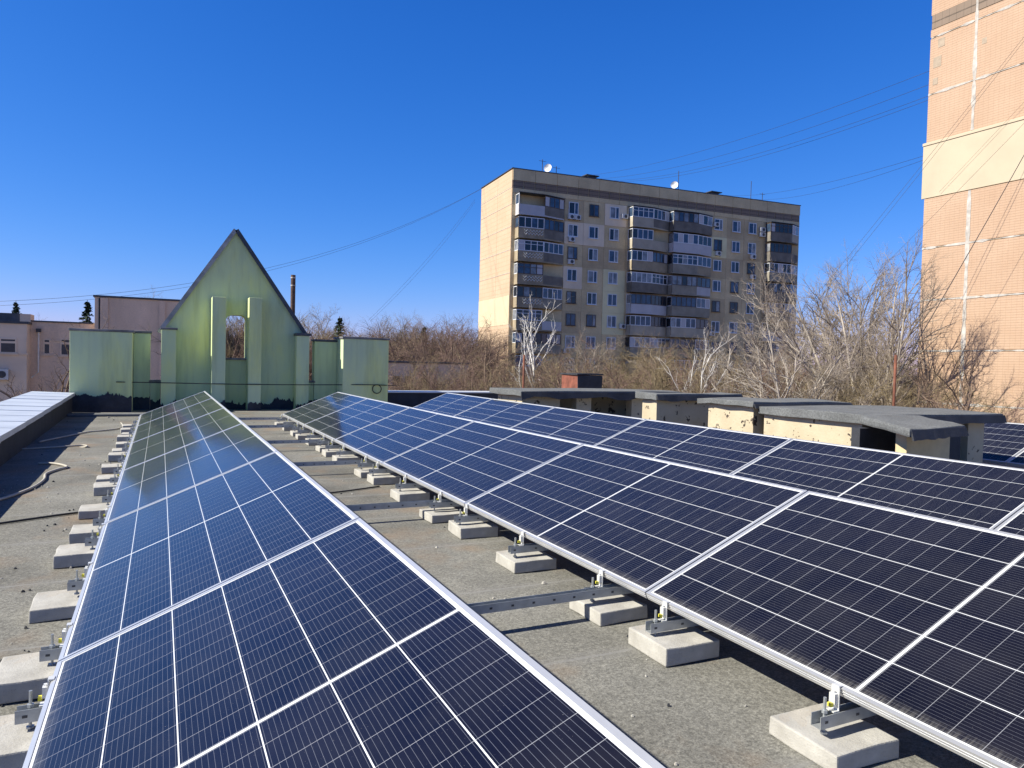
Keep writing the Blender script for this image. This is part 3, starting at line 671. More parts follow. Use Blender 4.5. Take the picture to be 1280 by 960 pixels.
for ci, (s0, s1, s2) in enumerate(cols_b):
    for fi, zf in enumerate(floors):
        OUT = -1.15
        A, B_, C_ = (s0, OUT), (s1, OUT), (s2, -.28)
        z0, zp, zg = AZ(zf - .12), AZ(zf + 1.13), AZ(zf + 2.48)
        pmat = rg.choice(pm); pmat2 = pmat if rg.random() < .65 else rg.choice(pm)
        if ci == 0: pmat = 'white_par' if fi == 0 else 'brown_par' if fi < 8 else pmat; pmat2 = 'dark_par' if fi < 4 else pmat2
        if ci == 1 and fi == 0: pmat = 'cream_par'
        if ci == 2 and fi == 1: pmat = pmat2 = 'white_par'
        mb = MB()
        strip(mb, (s0, -.02), A, z0 + .17, zp, -.08 if False else .08, 0); strip(mb, A, B_, z0 + .17, zp, .08, 0); strip(mb, B_, C_, z0 + .17, zp, .08, 1)
        mb.prism([(s0, -.021, z0), (s0, OUT - .03, z0), (s1, OUT - .03, z0), (s2, -.25, z0), (s2, -.021, z0)], (0, 0, .165), 0)
        if fi == 0: mb.prism([(s0 - .05, -.021, zg + .02), (s0 - .05, OUT - .12, zg + .02), (s1, OUT - .12, zg + .02), (s2 + .1, -.3, zg + .02), (s2 + .1, -.021, zg + .02)], (0, 0, .07), 2)
        bal = mb.build('balcony', [M[pmat], M[pmat2], M['dark_metal']], apt, fix=True)
        if ci == 0 and 1 <= fi <= 6:                # white zig-zag lattice on the balcony front
            zb_ = MB(); nz = 12
            for row in range(2):
                for k in range(nz):
                    xa = s0 + .75 + (s1 - s0 - .9) * k / nz; xb = s0 + .75 + (s1 - s0 - .9) * (k + 1) / nz
                    za, zz = zp - .2 - row * .34, zp - .48 - row * .34
                    if k % 2: za, zz = zz, za
                    zb_.tube([(xa, OUT - .03, za), (xb, OUT - .03, zz)], .035, 4)
            zb_.build('lattice', M['plaster_white'], bal)
        for (P_, Q_, facet) in ((A, B_, 0), (B_, C_, 1), ((s0, -.02), A, 2)):
            u = rg.random()
            if u < .17 and facet != 2: continue       # open balcony
            ln = math.dist(P_, Q_); n = max(2, int(ln / .75)) if facet < 2 else 1
            fm = M['white'] if rg.random() < .60 else M['wood_frame']
            gz = MB(); pn = MB(); zt_ = zg - .06; z_ = zp + .012
            strip(gz, P_, Q_, z_, z_ + .08, .07); strip(gz, P_, Q_, zt_ - .08, zt_, .07)
            for k in range(n + 1):
                t0 = (k - .5) / n * (1 - .09 / ln) if 0 < k < n else (0 if k == 0 else 1 - .09 / ln)
                t0 = k / n * (1 - .09 / ln)
                strip(gz, lerp(P_, Q_, t0), lerp(P_, Q_, t0 + .09 / ln), z_ + .081, zt_ - .081, .07)
            if rg.random() < .25 and facet < 2: 
                for k in range(n):
                    ta = k / n * (1 - .09 / ln) + .092 / ln; tb = (k + 1) / n * (1 - .09 / ln) - .002
                    strip(gz, lerp(P_, Q_, ta), lerp(P_, Q_, tb), zt_ - .48, zt_ - .42, .07)
            gobj = gz.build('glazing', fm, bal, fix=True)
            mset = [M['glass_dark'], M['glass_blue'], M['glass_curtain'], M['white_par']]
            base = rg.choice([0, 1, 1, 2])
            for k in range(n):
                ta = k / n * (1 - .09 / ln) + .093 / ln; tb = (k + 1) / n * (1 - .09 / ln) - .003
                p_, q_ = lerp(P_, Q_, ta), lerp(P_, Q_, tb)
                d = Vector((q_[0] - p_[0], q_[1] - p_[1], 0)); nn = Vector((-d.y, d.x, 0)).normalized() * .03
                mi = base if rg.random() < .7 else rg.choice([0, 0, 1, 2, 3])
                strip(pn, (p_[0] + nn.x, p_[1] + nn.y), (q_[0] + nn.x, q_[1] + nn.y), z_ + .082, zt_ - .082, .02, mi)
            po = pn.build('pane', mset, bal, fix=True)
def ac_unit(s, z):
    mb = MB(); mb.box(s - .42, s + .42, -.42, -.13, AZ(z), AZ(z) + .58)
    mb.tube([(s + .08, -.425, AZ(z) + .29), (s + .08, -.435, AZ(z) + .29)], .22, 14, 1)
    mb.box(s - .35, s - .30, -.43, -.08, AZ(z) - .05, AZ(z) - .003, 1); mb.box(s + .30, s + .35, -.43, -.08, AZ(z) - .05, AZ(z) - .003, 1)
    mb.build('air_conditioner', [M['ac_body'], M['dark_metal']], apt)
for s, fi, dz in ((7.85, 0, .12), (8.75, 0, .12), (8.0, 1, .12), (8.0, 2, .12), (15.5, 0, .9), (29.75, 0, 1.2), (30.2, 1, .1), (36.1, 1, .1), (37.6, 0, 1.2), (37.6, 0, .5), (36.2, 2, .1), (29.6, 5, .3), (7.7, 6, .1), (15.6, 5, .7), (30.0, 7, .2)):
    ac_unit(s, floors[fi] + dz)
def roofpt(s, y=1.0): return Vector((38.15 + s * math.cos(FA) - y * math.sin(FA), 80.08 + s * math.sin(FA) + y * math.cos(FA), ZT + .17))
def dish(label, s, rad):
    p = roofpt(s); r = empty('satellite_dish', p); tag(r, label, 'satellite dish')
    b = MB(); b.tube([(0, 0, 0), (0, 0, .7)], .05, 6); b.build('mast', M['dark_metal'], r)
    b = MB(); pts = []; rr = []
    for k in range(5): pts.append((-.1 - .3 * (k / 4) ** 2 * rad, -.06 - .5 * (k / 4) ** 2 * rad * .5, .7 + rad * .1 * k / 4)); rr.append(rad * (0.05 + .95 * k / 4))
    b.tube(pts, rr, 14, cap=False); b.build('reflector', M['white'], r)
dish('white satellite dish on the left part of the apartment roof', 5.2, .52)
dish('white satellite dish at the middle of the apartment roof', 23.8, .5)
def mast(label, s, h, bars):
    p = roofpt(s, .5); b = MB(); b.tube([(0, 0, 0), (0, 0, h)], .045, 6)
    for q in range(bars): b.tube([(-.5, 0, h - .2 - .3 * q), (.5, 0, h - .2 - .3 * q)], .025, 4)
    o = b.build('antenna_mast', M['dark_metal']); o.location = p; tag(o, label, 'antenna')
mast('thin antenna mast left of the left satellite dish', 4.1, 1.6, 1)
mast('short antenna mast just right of the left satellite dish', 6.0, 1.0, 1)
mast('tall antenna mast behind the middle satellite dish', 24.0, 2.6, 0)
mast('tall antenna mast on the right part of the apartment roof', 36.0, 2.6, 0)
mast('faint short antenna mast at the right end of the apartment roof', 38.0, 1.2, 1)
for lab, s in (('dark vent hood on the left half of the apartment roof', 10.9), ('dark vent hood on the right half of the apartment roof', 29.9)):
    p = roofpt(s, .9); r = empty('vent_hood', p); tag(r, lab, 'vent')
    b = MB(); b.box(-.55, .55, -.5, .5, 0, .32); b.build('shaft', M['dark_metal'], r)
    b = MB(); b.box(-.95, .95, -.8, .8, .325, .44); b.build('cover', M['coping'], r, bevel=.03)

# ------------------------------------------------------------------ peach tower on the right
tw = empty('apartment_tower', (44, 16, GZ)); tag(tw, 'tall peach tiled end wall of an apartment tower at the right edge', 'building')
def tp(mb, name, mats, **kw):
    o = mb.build(name, mats, None, **kw); o.parent = tw; o.matrix_parent_inverse = Matrix.Translation((-44, -16, -GZ)); return o
TX, TY0, TY1, TZ = 37.0, 4.0, 26.0, 27.5
b = MB(); b.box(TX + .03, TX + 14, TY0 + .02, TY1 - .02, GZ, TZ); tp(b, 'wall', M['tan'])
jz = [GZ, -0.2, 2.55, 5.26, 8.06, 10.72]
cells = MB(); YJ = [TY0, 8.6, 12.4, 16.2, 19.9, 23.55, TY1]
lv = [(GZ, -.25), (-.15, 2.5), (2.6, 5.21), (5.31, 8.0), (8.1, 10.70), (13.72, 16.2), (16.3, 19.2), (19.3, 19.68), (20.45, 22.3), (22.4, 25), (25.1, TZ)]
rg = random.Random(5)
for (z0, z1) in lv:
    for i in range(len(YJ) - 1):
        cells = MB(); cells.box(TX - .03 - rg.uniform(0, .012), TX + .028, YJ[i] + .05, YJ[i + 1] - (.05 if i < len(YJ) - 2 else 0), z0, z1)
        tp(cells, 'tile_panel', M['tile'])
b = MB(); b.box(TX - .07, TX + .027, TY0, TY1 + .15, 10.73, 13.55); b.box(TX - .11, TX + .026, TY0, TY1 + .17, 13.552, 13.70); tp(b, 'band', M['band'], bevel=.015)
b = MB()
for i in range(len(YJ) - 1): b.box(TX - .06, TX + .027, YJ[i] + .06, YJ[i + 1] - .06, 19.70, 20.43)
tp(b, 'frieze', M['fret'])
# smeared joint filler with ragged edges
for y in YJ[1:-1]:
    for (za, zb2) in ((GZ, 10.70), (13.74, TZ)):
        b = MB(); n = int((zb2 - za) / .35); wpre = .09
        for k in range(n):
            za_ = za + (zb2 - za) * k / n; zb_ = za + (zb2 - za) * (k + 1) / n; wn = .085 + rg.uniform(-.03, .05)
            b.prism([(TX - .05, y - wpre, za_), (TX - .05, y + wpre, za_), (TX - .05, y + wn, zb_), (TX - .05, y - wn, zb_)], (.06, 0, 0)); wpre = wn
        tp(b, 'joint', M['joint'], fix=True)
for z in (-.2, 2.55, 5.26, 8.05, 16.25, 19.25, 22.35):
    y = TY0; b = MB()
    wa = .05
    while y < TY1 - .1:
        st = rg.uniform(.12, .45); wb = rg.choice([.004, .004, .02, .035, .05, .07]) + rg.uniform(0, .02)
        if True: b.prism([(TX - .055, y, z - wa), (TX - .055, min(y + st, TY1), z - wb), (TX - .055, min(y + st, TY1), z + wb), (TX - .055, y, z + wa)], (.06, 0, 0))
        wa = wb; y += st
    tp(b, 'joint', M['joint'], fix=True)
for (y, z, s_) in ((25.2, 18.6, .45), (25.35, 17.6, .55), (25.5, 16.7, .35), (23.0, 17.9, .3)):
    b = MB(); b.box(TX - .047, TX - .03, y, y + s_ * .8, z, z + s_); tp(b, 'repair_patch', M['patch'])
b = MB(); b.box(TX - .1, TX + 14.1, TY0 - .1, TY1 + .1, TZ + .003, TZ + .2); tp(b, 'roof', M['coping'])

# ------------------------------------------------------------------ pink buildings on the left
pk = empty('pink_building', (-3, 66, GZ)); tag(pk, 'pink rendered low building with a tall blank block and dark roof edges', 'building')
def pkp(mb, name, mats, **kw):
    o = mb.build(name, mats, None, **kw); o.parent = pk; o.matrix_parent_inverse = Matrix.Translation((3, -66, -GZ)); return o
b = MB(); b.box(-4.25, 2.6, 60, 70, GZ, 5.35); pkp(b, 'wall', M['pink'])
b = MB(); b.box(-8.2, -4.252, 60.6, 70, GZ, 3.42); pkp(b, 'wall', M['pink'])
b = MB(); b.box(-24, -8.202, 59.2, 70, GZ, 3.2); pkp(b, 'wall', M['pink_pale'])
b = MB(); b.box(-4.35, 2.7, 59.9, 70.1, 5.353, 5.48); b.box(-4.0, -3.9, 59.9, 60, 3, 5.3) ; pkp(b, 'roof_edge', M['coping'])
b = MB(); b.box(-8.3, -4.36, 60.5, 70, 3.423, 3.52); pkp(b, 'roof_edge', M['coping'])
b = MB(); b.box(-24, -8.1, 59.1, 70, 3.203, 3.36); b.box(-24, -8.8, 60.5, 62, 3.363, 3.95); pkp(b, 'roof_edge', M['coping'])
b = MB(); b.box(-8.78, -8.15, 60.4, 62, 3.363, 3.93); pkp(b, 'chimney', M['pink'])
b = MB(); b.box(-3.95, -3.4, 59.9, 59.998, GZ, 5.3); b.box(-.1, .3, 59.9, 59.998, GZ, 5.3); pkp(b, 'pilaster', M['pink'])
for (x0, x1, z0, z1, y) in ((-9.74, -8.78, 1.18, 2.2, 59.2), (-8.72 + .35, -8.22, 1.2, 2.2, 59.2), (-7.42, -6.98, 1.15, 2.25, 60.6), (-6.4, -5.65, 1.1, 2.3, 60.6), (-5.2, -4.5, 1.1, 2.3, 60.6), (-12.3, -11.4, 1.2, 2.2, 59.2)):
    f = MB(); t = .08
    f.box(x0, x0 + t, y - .06, y - .003, z0, z1); f.box(x1 - t, x1, y - .06, y - .003, z0, z1); f.box(x0 + t, x1 - t, y - .06, y - .003, z0, z0 + t); f.box(x0 + t, x1 - t, y - .06, y - .003, z1 - t, z1)
    f.box(x0 + t, x1 - t, y - .06, y - .003, z0 + (z1 - z0) * .66, z0 + (z1 - z0) * .80); f.box(x0 - .1, x1 + .1, y - .16, y - .003, z0 - .09, z0 - .003)
    wn = pkp(f, 'window', M['pink_pale']); g_ = MB(); g_.box(x0 + t + .001, x1 - t - .001, y - .04, y - .006, z0 + t + .001, z1 - t - .001)
    q = g_.build('pane', M['glass_dark'], wn); q.matrix_parent_inverse = Matrix.Translation((0, 0, 0))
b = MB(); b.tube([(-7.69, 60.45, 2.7), (-7.69, 60.45, -.1), (-8.1, 60.4, -.5)], .06, 8); b.box(-7.83, -7.55, 60.3, 60.6, 2.7, 2.95, 1); pkp(b, 'downpipe', [M['plaster_white'], M['dark_metal']])
b = MB(); b.box(-10.0, -9.2, 58.8, 59.15, -.6, .1); b.tube([(-9.55, 58.79, -.25), (-9.55, 58.78, -.25)], .24, 14, 1); pkp(b, 'air_conditioner', [M['ac_body'], M['dark_metal']])
# small pink building right of the green block
ph = empty('pink_house', (15, 48, GZ)); tag(ph, 'small pink building half hidden by brown trees right of the green walls', 'building')
def php(mb, name, mats):
    o = mb.build(name, mats, None); o.parent = ph; o.matrix_parent_inverse = Matrix.Translation((-15, -48, -GZ)); return o
b = MB(); b.box(11.5, 18.5, 45, 52, GZ, 1.2); php(b, 'wall', M['pink'])
b = MB(); b.box(11.4, 18.6, 44.9, 52.1, 1.203, 1.3); php(b, 'roof', M['coping'])
for x in (13.35, 14.1, 15.2, 12.3):
    f = MB(); f.box(x - .05, x + .5, 44.95, 44.997, -.6, .4); wn = php(f, 'window', M['pink_pale'])
    g_ = MB(); g_.box(x, x + .45, 44.93, 44.948, -.55, .35); g_.build('pane', M['glass_dark'], wn)
st = empty('chimney_stack', (7.1, 45, GZ)); tag(st, 'tall thin rusty chimney pipe with pale bands right of the gable', 'chimney')
b = MB(); b.tube([(0, 0, 0), (0, 0, 6.28 - GZ)], .14, 12); b.build('pipe', M['dark_rust'], st)
b = MB()
for z in (6.08, 5.62): b.tube([(0, 0, z - GZ), (0, 0, z - GZ + .07)], .15, 12)
b.build('band', M['joint'], st)

# ------------------------------------------------------------------ trees
def grow(seed, H, stems, spread, nk, lens, rads, up_=0.25, jit=0.25, start=.25, lean=(0, 0, 0), levels=4, segs=(7, 5, 4, 3, 2)):
    rg = random.Random(seed); trunk, crown = MB(), MB()
    def rv(): return Vector((rg.gauss(0, 1), rg.gauss(0, 1), rg.gauss(0, 1)))
    def branch(p, d, L, r0, lvl):
        n = segs[lvl]; pts = [p.copy()]; rr = [r0]; dirs = [d.copy()]
        r1 = r0 * (.28 if lvl else .22)
        for i in range(n):
            d = (d + rv() * jit * (.6 if lvl == 0 else 1) * .5 + Vector((0, 0, up_ * (.5 if lvl else .8)))).normalized()
            p = p + d * (L / n); pts.append(p.copy()); rr.append(r0 + (r1 - r0) * (i + 1) / n); dirs.append(d.copy())
        (trunk if lvl == 0 else crown).tube(pts, rr, 7 if lvl == 0 else 5 if lvl == 1 else 3, cap=False)
        if lvl + 1 >= levels: return
        k = nk[lvl]; k = max(1, int(k * rg.uniform(.8, 1.2)))
        for j in range(k):
            t = start + (1 - start) * (j + rg.random()) / k if lvl == 0 else .15 + .85 * (j + rg.random()) / k
            fi = t * n; i = min(int(fi), n - 1); f = fi - i
            q = pts[i].lerp(pts[i + 1], f); dd = dirs[i + 1]
            side = rv(); side = (side - dd * side.dot(dd)).normalized()
            a = spread[lvl] * rg.uniform(.75, 1.25)
            nd = (dd * math.cos(a) + side * math.sin(a)).normalized()
            if lvl > 0 and nd.z < -.25: nd.z *= -.3; nd.normalize()
            ll = lens[lvl] * L * rg.uniform(.65, 1.15) * (1.15 - .55 * t if lvl == 0 else 1.05 - .4 * t)
            branch(q, nd, ll, min((rr[i] + (rr[i + 1] - rr[i]) * f) * .72, rads[lvl]), lvl + 1)
    for s in range(stems):
        a = 2 * math.pi * s / max(stems, 1) + rg.uniform(-.4, .4); tilt = .0 if stems == 1 else rg.uniform(.12, .5)
        d = Vector((math.cos(a) * math.sin(tilt), math.sin(a) * math.sin(tilt), math.cos(tilt))) + Vector(lean)
        off = Vector((math.cos(a), math.sin(a), 0)) * (.0 if stems == 1 else .25)
        branch(off, d.normalized(), H * rg.uniform(.85, 1.1), rads[-1], 0)
    return trunk, crown
def make_tree(name, seed, bark, twig, **kw):
    t, c = grow(seed, **kw); r = empty(name)
    t.build('trunk', M[bark], r, smooth=True); c.build('crown', M[twig], r)
    return r
protos = {}
HT = {}
def height_of(r):
    if r.name not in HT: HT[r.name] = max(v.co.z for ch in r.children for v in ch.data.vertices)
    return HT[r.name]
def put(kind, loc, sc_, rz, label, cat='tree', group=None):
    r, used = protos[kind]
    if used: o = copy_tree(r)
    else: o = r; protos[kind] = (r, True)
    if hasattr(sc_, '__len__') and sc_[0] == 'h': sc_ = (sc_[1] / height_of(r), sc_[2] / height_of(r))
    o.location = loc; o.scale = (sc_[0], sc_[0], sc_[1]) if hasattr(sc_, '__len__') else (sc_,) * 3; o.rotation_euler = (0, 0, rz)
    return tag(o, label, cat, group)
thick = dict(H=6.0, stems=5, spread=(.65, .7, .75, .8), nk=(12, 9, 8, 0), lens=(.48, .5, .5), rads=(.030, .013, .0075, .075), up_=.045, jit=.55, start=.18)
for i, (bk, tg) in enumerate((('bark_ochre', 'bark_ochre'), ('bark_brown', 'bark_red'), ('bark_ochre', 'bark_ochre'), ('bark_brown', 'bark_red'))):
    protos['thick%d' % i] = (make_tree('bare_tree', 20 + i, bk, tg, **thick), False)
big = dict(H=11.0, stems=1, spread=(.62, .7, .75, .8), nk=(16, 12, 10, 6), lens=(.62, .5, .45, .45), rads=(.075, .028, .013, .008, .20), up_=.07, jit=.34, start=.22, levels=5)
protos['big0'] = (make_tree('bare_tree', 41, 'bark_pale', 'bark_grey', **big), False)
protos['big1'] = (make_tree('bare_tree', 47, 'bark_pale', 'bark_grey', **big), False)
protos['dark0'] = (make_tree('bare_tree', 52, 'bark_brown', 'bark_brown', **{**big, 'H': 8.5, 'nk': (8, 7, 6, 4), 'rads': (.09, .035, .016, .009, .17), 'jit': .6}), False)
protos['dark1'] = (make_tree('bare_tree', 58, 'bark_brown', 'bark_brown', **{**big, 'H': 8.0, 'nk': (8, 6, 6, 3), 'rads': (.08, .032, .015, .009, .13), 'jit': .6}), False)
protos['birch'] = (make_tree('birch_tree', 63, 'bark_birch', 'bark_birch', **{**big, 'H': 10.0, 'nk': (11, 7, 5, 3), 'lens': (.5, .42, .42, .4), 'spread': (.42, .5, .65, .8), 'rads': (.06, .022, .011, .007, .12), 'jit': .28}), False)
protos['lean'] = (make_tree('bare_tree', 71, 'bark_pale', 'bark_pale', **{**big, 'H': 11.0, 'nk': (12, 8, 6, 3), 'lean': (-1.0, .1, .1), 'up_': .06, 'rads': (.06, .028, .013, .009, .11), 'jit': .40}), False)

def at(px, depth, z=GZ):                            # plan point in the direction of a picture column at a given depth
    d = rt0 * ((px - 640) / FPX) * depth + Vector((math.sin(YAW), math.cos(YAW), 0)) * depth
    return (d.x, d.y, z)
rg = random.Random(77)
# distinct trees
fan = dict(H=12.0, stems=6, spread=(.50, .60, .7, .8), nk=(11, 9, 7, 5), lens=(.42, .5, .48, .45), rads=(.07, .026, .012, .007, .17), up_=.055, jit=.30, start=.2, levels=5)
protos['fan'] = (make_tree('bare_tree', 84, 'bark_pale', 'bark_grey', **fan), False)
put('fan', at(1092, 37), ('h', 9.6, 13.2), .4, 'tallest bare tree, fanning pale limbs beside the peach tower')
put('fan', at(1062, 43), ('h', 12.4, 13.2), 2.2, 'fan shaped bare tree between the apartment block and the tower')
put('big0', at(742, 46), ('h', 7.4, 8.6), 1.2, 'rounded grey-brown bare tree before the windows left of the centre balconies')
put('fan', at(925, 38), ('h', 8.6, 8.4), 3.3, 'bare tree with fanning pale limbs before the windows right of the centre balconies')
put('fan', at(985, 33), ('h', 8.4, 8.3), 5.0, 'bare tree with fanning limbs at the right corner of the apartment block')
put('big1', at(815, 50), ('h', 7.6, 8.0), 0.7, 'low grey-brown bare tree before the centre balconies')
put('big0', at(1085, 42), ('h', 10.5, 13.8), 0.3, 'pale bare tree with dense twigs behind the tallest fan shaped tree')
put('big1', at(1045, 46), ('h', 13.2, 13.2), 2.1, 'pale bare tree overlapping the right end of the apartment block')
put('lean', at(1035, 30), (.75, .72), -.3, 'whitish bare tree leaning to the left in front of the apartment block')
put('birch', at(668, 42), (.95, .92), 1.0, 'white birch in front of the left balconies of the apartment block')
put('dark0', at(607, 44), ('h', 8.4, 8.7), 2.0, 'dark bare tree in front of the bright end wall of the apartment block')
put('dark1', at(1268, 24), ('h', 8.2, 7.9), .5, 'dark bare tree in front of the peach tower, at the right edge of the photo')
put('dark1', at(1222, 25), ('h', 7.4, 7.5), 2.5, 'dark bare tree in front of the white joint of the peach tower')
put('dark0', at(1180, 30), (.75, .66), 4.0, 'low dark bare tree at the left corner of the peach tower')
put('big1', at(397, 95), (.95, .98), 1.0, 'pale bare tree rising behind the right slope of the gable')
put('big0', at(205, 100), ('h', 14, 15.4), 2.0, 'rounded bare tree behind the tall pink block')
put('dark0', at(60, 26), (.75, .75), 1.0, 'small dark bare tree in front of the pink building, left of the green block')
put('dark1', at(30, 24), (.75, .66), 3.0, 'low dark bare shrub at the left edge behind the parapet')
put('thick1', at(20, 34), ('h', 4.2, 4.4), .5, 'brown shrub at the foot of the pink building, left edge')
put('thick3', at(70, 36), ('h', 4.2, 4.8), .5, 'brown shrub at the foot of the pink building, beside the green block')
put('big1', at(508, 110), (.9, .95), .4, 'faint bare tree standing above the brown wood right of the green walls')
put('dark0', at(573, 60), (.9, .98), .2, 'dark crooked bare tree just left of the bright end wall')
put('dark1', at(548, 30), (.45, .62), 1.4, 'dark forked bare tree in front of the small pink building')
put('big0', at(55, 110), (.8, .85), 2.6, 'faint bare tree behind the lower pink roof')
put('big1', at(110, 75), (.6, .72), 1.6, 'bare tree against the left side of the tall pink block')
put('big0', at(1005, 52), (.85, .8), 4.4, 'pale bare tree low in front of the right balconies')
put('birch', at(868, 34), (.75, .72), .2, 'slim pale tree in front of the right centre balconies')
# thicket: look-alike bare trees
TL = 'bare brown tree in the dense thicket behind the roof'
TG = 'look-alike bare trees of the thicket'
for i in range(56):
    px = 690 + (1150 - 690) * (i + rg.random()) / 56; dep = rg.uniform(30, 62)
    top = 420 + 12 * math.sin(px * .021) + rg.uniform(-8, 30)
    if px > 960: top += 6
    hgt = (455 + (px - 640) * .0246 - top) / FPX * dep + 1.35 - GZ
    put('thick%d' % rg.choice([0, 0, 2, 2, 1, 3]), at(px, dep), ('h', hgt * rg.uniform(.9, 1.25), hgt), rg.uniform(0, 6.3), TL, group=TG)
for i in range(60):
    px = 372 + (583 - 372) * (i + rg.random()) / 60; dep = rg.uniform(52, 96)
    top = 398 + rg.uniform(-6, 16) - (6 if px > 480 else -8)
    hgt = (455 + (px - 640) * .0246 - top) / FPX * dep + 1.35 - GZ
    put('thick%d' % rg.choice([1, 3, 1, 3, 0]), at(px, dep), ('h', hgt * rg.uniform(.9, 1.3), hgt), rg.uniform(0, 6.3), TL, group=TG)
for i in range(18):
    px = 262 + 80 * (i + rg.random()) / 18; dep = rg.uniform(48, 75)
    hgt = (455 - 388 + rg.uniform(-8, 10)) / FPX * dep + 1.35 - GZ
    put('thick%d' % rg.choice([1, 3, 0]), at(px, dep), ('h', hgt, hgt), rg.uniform(0, 6.3), 'bare brown tree seen through the window opening of the gable', group='trees behind the gable opening')
for i in range(14):
    px = 512 + 66 * (i + rg.random()) / 14; dep = rg.uniform(33, 44)
    hgt = (455 - 448 + rg.uniform(-6, 22) + .35 * (px - 555)) / FPX * dep + 1.35 - GZ
    put('thick%d' % rg.choice([1, 3, 0]), at(px, dep), ('h', hgt, hgt), rg.uniform(0, 6.3), TL, group=TG)
for i in range(10):
    px = 640 + 60 * (i + rg.random()) / 10; dep = rg.uniform(44, 64)
    hgt = (455 - 440 + rg.uniform(-4, 14)) / FPX * dep + 1.35 - GZ
    put('thick%d' % rg.choice([1, 3]), at(px, dep), ('h', hgt * rg.uniform(.9, 1.2), hgt), rg.uniform(0, 6.3), TL, group=TG)
for i in range(8):
    px = 1155 + 130 * (i + rg.random()) / 8; dep = rg.uniform(22, 32)
    hgt = (468 - 478 + rg.uniform(-4, 18)) / FPX * dep + 1.35 - GZ
    put('thick%d' % rg.choice([1, 3, 0]), at(px, dep), ('h', hgt * rg.uniform(.9, 1.2), hgt), rg.uniform(0, 6.3), 'thin bare shrub low in front of the peach tower', group='shrubs before the peach tower')
# conifers
def conifer(seed, H):
    rg = random.Random(seed); t = MB(); t.tube([(0, 0, 0), (0, 0, H)], [.16, .03], 7, cap=False); c = MB()
    z = H * .12
    while z < H * .98:
        k = 7; rad = (H - z) * .26 + .15
        for j in range(k):
            a = rg.uniform(0, 6.28); L = rad * rg.uniform(.8, 1.5)
            for q in range(9):
                u = (q + rg.random()) / 9; p = Vector((math.cos(a) * L * u, math.sin(a) * L * u, z - .25 * L * u + rg.gauss(0, .07)))
                s_ = .22 * (1.2 - .5 * u); v1 = Vector((rg.gauss(0, 1), rg.gauss(0, 1), rg.gauss(0, .5))).normalized() * s_; v2 = Vector((rg.gauss(0, 1), rg.gauss(0, 1), rg.gauss(0, .5))).normalized() * s_
                c.face([p - v1, p + v2 * .7, p + v1, p - v2 * .7])
        z += H * .035
    r = empty('conifer_tree'); t.build('trunk', M['bark_brown'], r, smooth=True); c.build('crown', M['needles'], r); return r
protos['con'] = (conifer(9, 10), False)
put('con', at(19, 95), (1.0, 1.24), 0, 'dark conifer top rising behind the left pink roof')
put('con', at(108, 95), (1.15, 1.27), 1, 'dark conifer hugging the left side of the tall pink block')
put('con', at(423, 88), (1.2, 1.10), 2, 'dark conifer behind the yellow-green wall panel')
put('con', at(529, 92), (.9, 1.03), 3, 'dark conifer top within the brown wood')

# ------------------------------------------------------------------ overhead wires
def wire(label, A, B_, sag, r=.012, n=28):
    A, B_ = Vector(A), Vector(B_); pts = []
    for k in range(n + 1):
        t = k / n; p = A.lerp(B_, t); p.z -= sag * 4 * t * (1 - t); pts.append(p)
    tube_thing('overhead_wire', label, 'wire', pts, r, M['wire'], 'overhead wires between the buildings', sides=4)
for k, (s, e) in enumerate(((9.1, (38.0, 26.7, 18.0)), (11.7, (38.1, 26.7, 17.3)), (13.6, (38.15, 26.7, 16.7)), (14.5, (38.2, 26.7, 16.5)))):
    wire('wire from the left half of the apartment roof to the tower, %s from the top' % ORD[k], roofpt(s, .3) + Vector((0, 0, .05)), e, 1.0 + .05 * k, .012)
for k, (s, e) in enumerate(((31.0, (38.0, 26.7, 13.4)), (36.0, (38.05, 26.7, 13.2)))):
    wire('wire from the right half of the apartment roof to the tower, %s' % ('upper' if k == 0 else 'lower'), roofpt(s, .3) + Vector((0, 0, .1)), e, .8, .010)
wire('long wire sagging from the apartment corner past the gable, upper', roofpt(.2, 10.4), (-11.93, 72.6, 5.4), 3.2, .013)
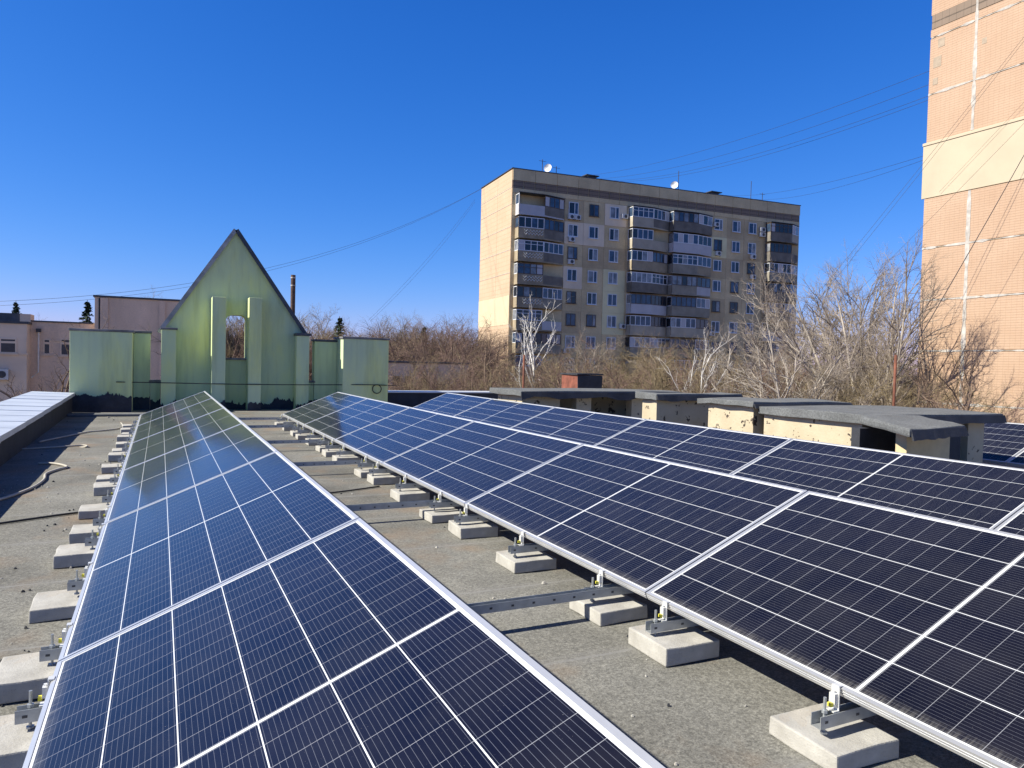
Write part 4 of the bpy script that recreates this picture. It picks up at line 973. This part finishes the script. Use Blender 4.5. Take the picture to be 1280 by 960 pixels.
wire('long wire sagging from the apartment corner past the gable, lower', roofpt(.2, 10.8), (-11.93, 72.6, 5.05), 3.3, .012)
wire('steep wire from the apartment corner down to the wood, left', (37.9, 91.2, 23.2), (17.95, 69.2, 5.1), .6, .011)
wire('steep wire from the apartment corner down to the wood, right', (37.95, 91.3, 22.9), (18.2, 69.1, 5.1), .75, .011)
wire('thin wire rising from the pale trees across the tower wall, left', (30.04, 27.79, 4.18), (36.8, 15.38, 23.26), .12, .009)
wire('thin wire rising from the pale trees across the tower wall, right', (29.9, 27.84, 3.6), (36.8, 15.38, 23.2), .14, .009)
wire('wire from the pale trees across the cream band of the tower', (30.35, 26.51, 3.65), (36.8, 15.18, 18.28), .12, .008)
wire('thin wire low across the cream band of the tower', (36.82, 25.07, 10.9), (36.82, 15.22, 19.32), .02, .006)
wire('thick dark wire from the rusty pole up across the tower wall', (12.75, 9.4, 1.25), (36.8, 15.37, 22.84), .5, .011)

# ------------------------------------------------------------------ grit blown over the roof
gm = MB(); rg = random.Random(31)
for i in range(420):
    x, y = (rg.uniform(-1.6, 2.4), rg.uniform(1.5, 17)) if i < 330 else (rg.uniform(-1.4, -.3), rg.uniform(3, 10))
    r_ = rg.uniform(.003, .011) * (1.6 if rg.random() < .08 else 1)
    q = [(x + r_ * math.cos(a + rg.uniform(-.3, .3)) * rg.uniform(.6, 1.2), y + r_ * math.sin(a) * rg.uniform(.6, 1.2), RZ + .002) for a in (0, 1.26, 2.51, 3.77, 5.03)]
    b0 = len(gm.v); gm.v += q + [(p[0] * .5 + x * .5, p[1] * .5 + y * .5, RZ + .003 + r_ * .8) for p in q]
    mi = 0 if rg.random() < .6 else 1
    for k in range(5):
        gm.f.append((b0 + k, b0 + (k + 1) % 5, b0 + 5 + (k + 1) % 5, b0 + 5 + k)); gm.mi.append(mi)
    gm.f.append(tuple(b0 + 5 + k for k in range(5))); gm.mi.append(mi)
tag(gm.build('roof_grit', [M['concrete'], M['bitumen']]), 'small pale and dark stone chips scattered over the roof felt', 'grit', kind='stuff')
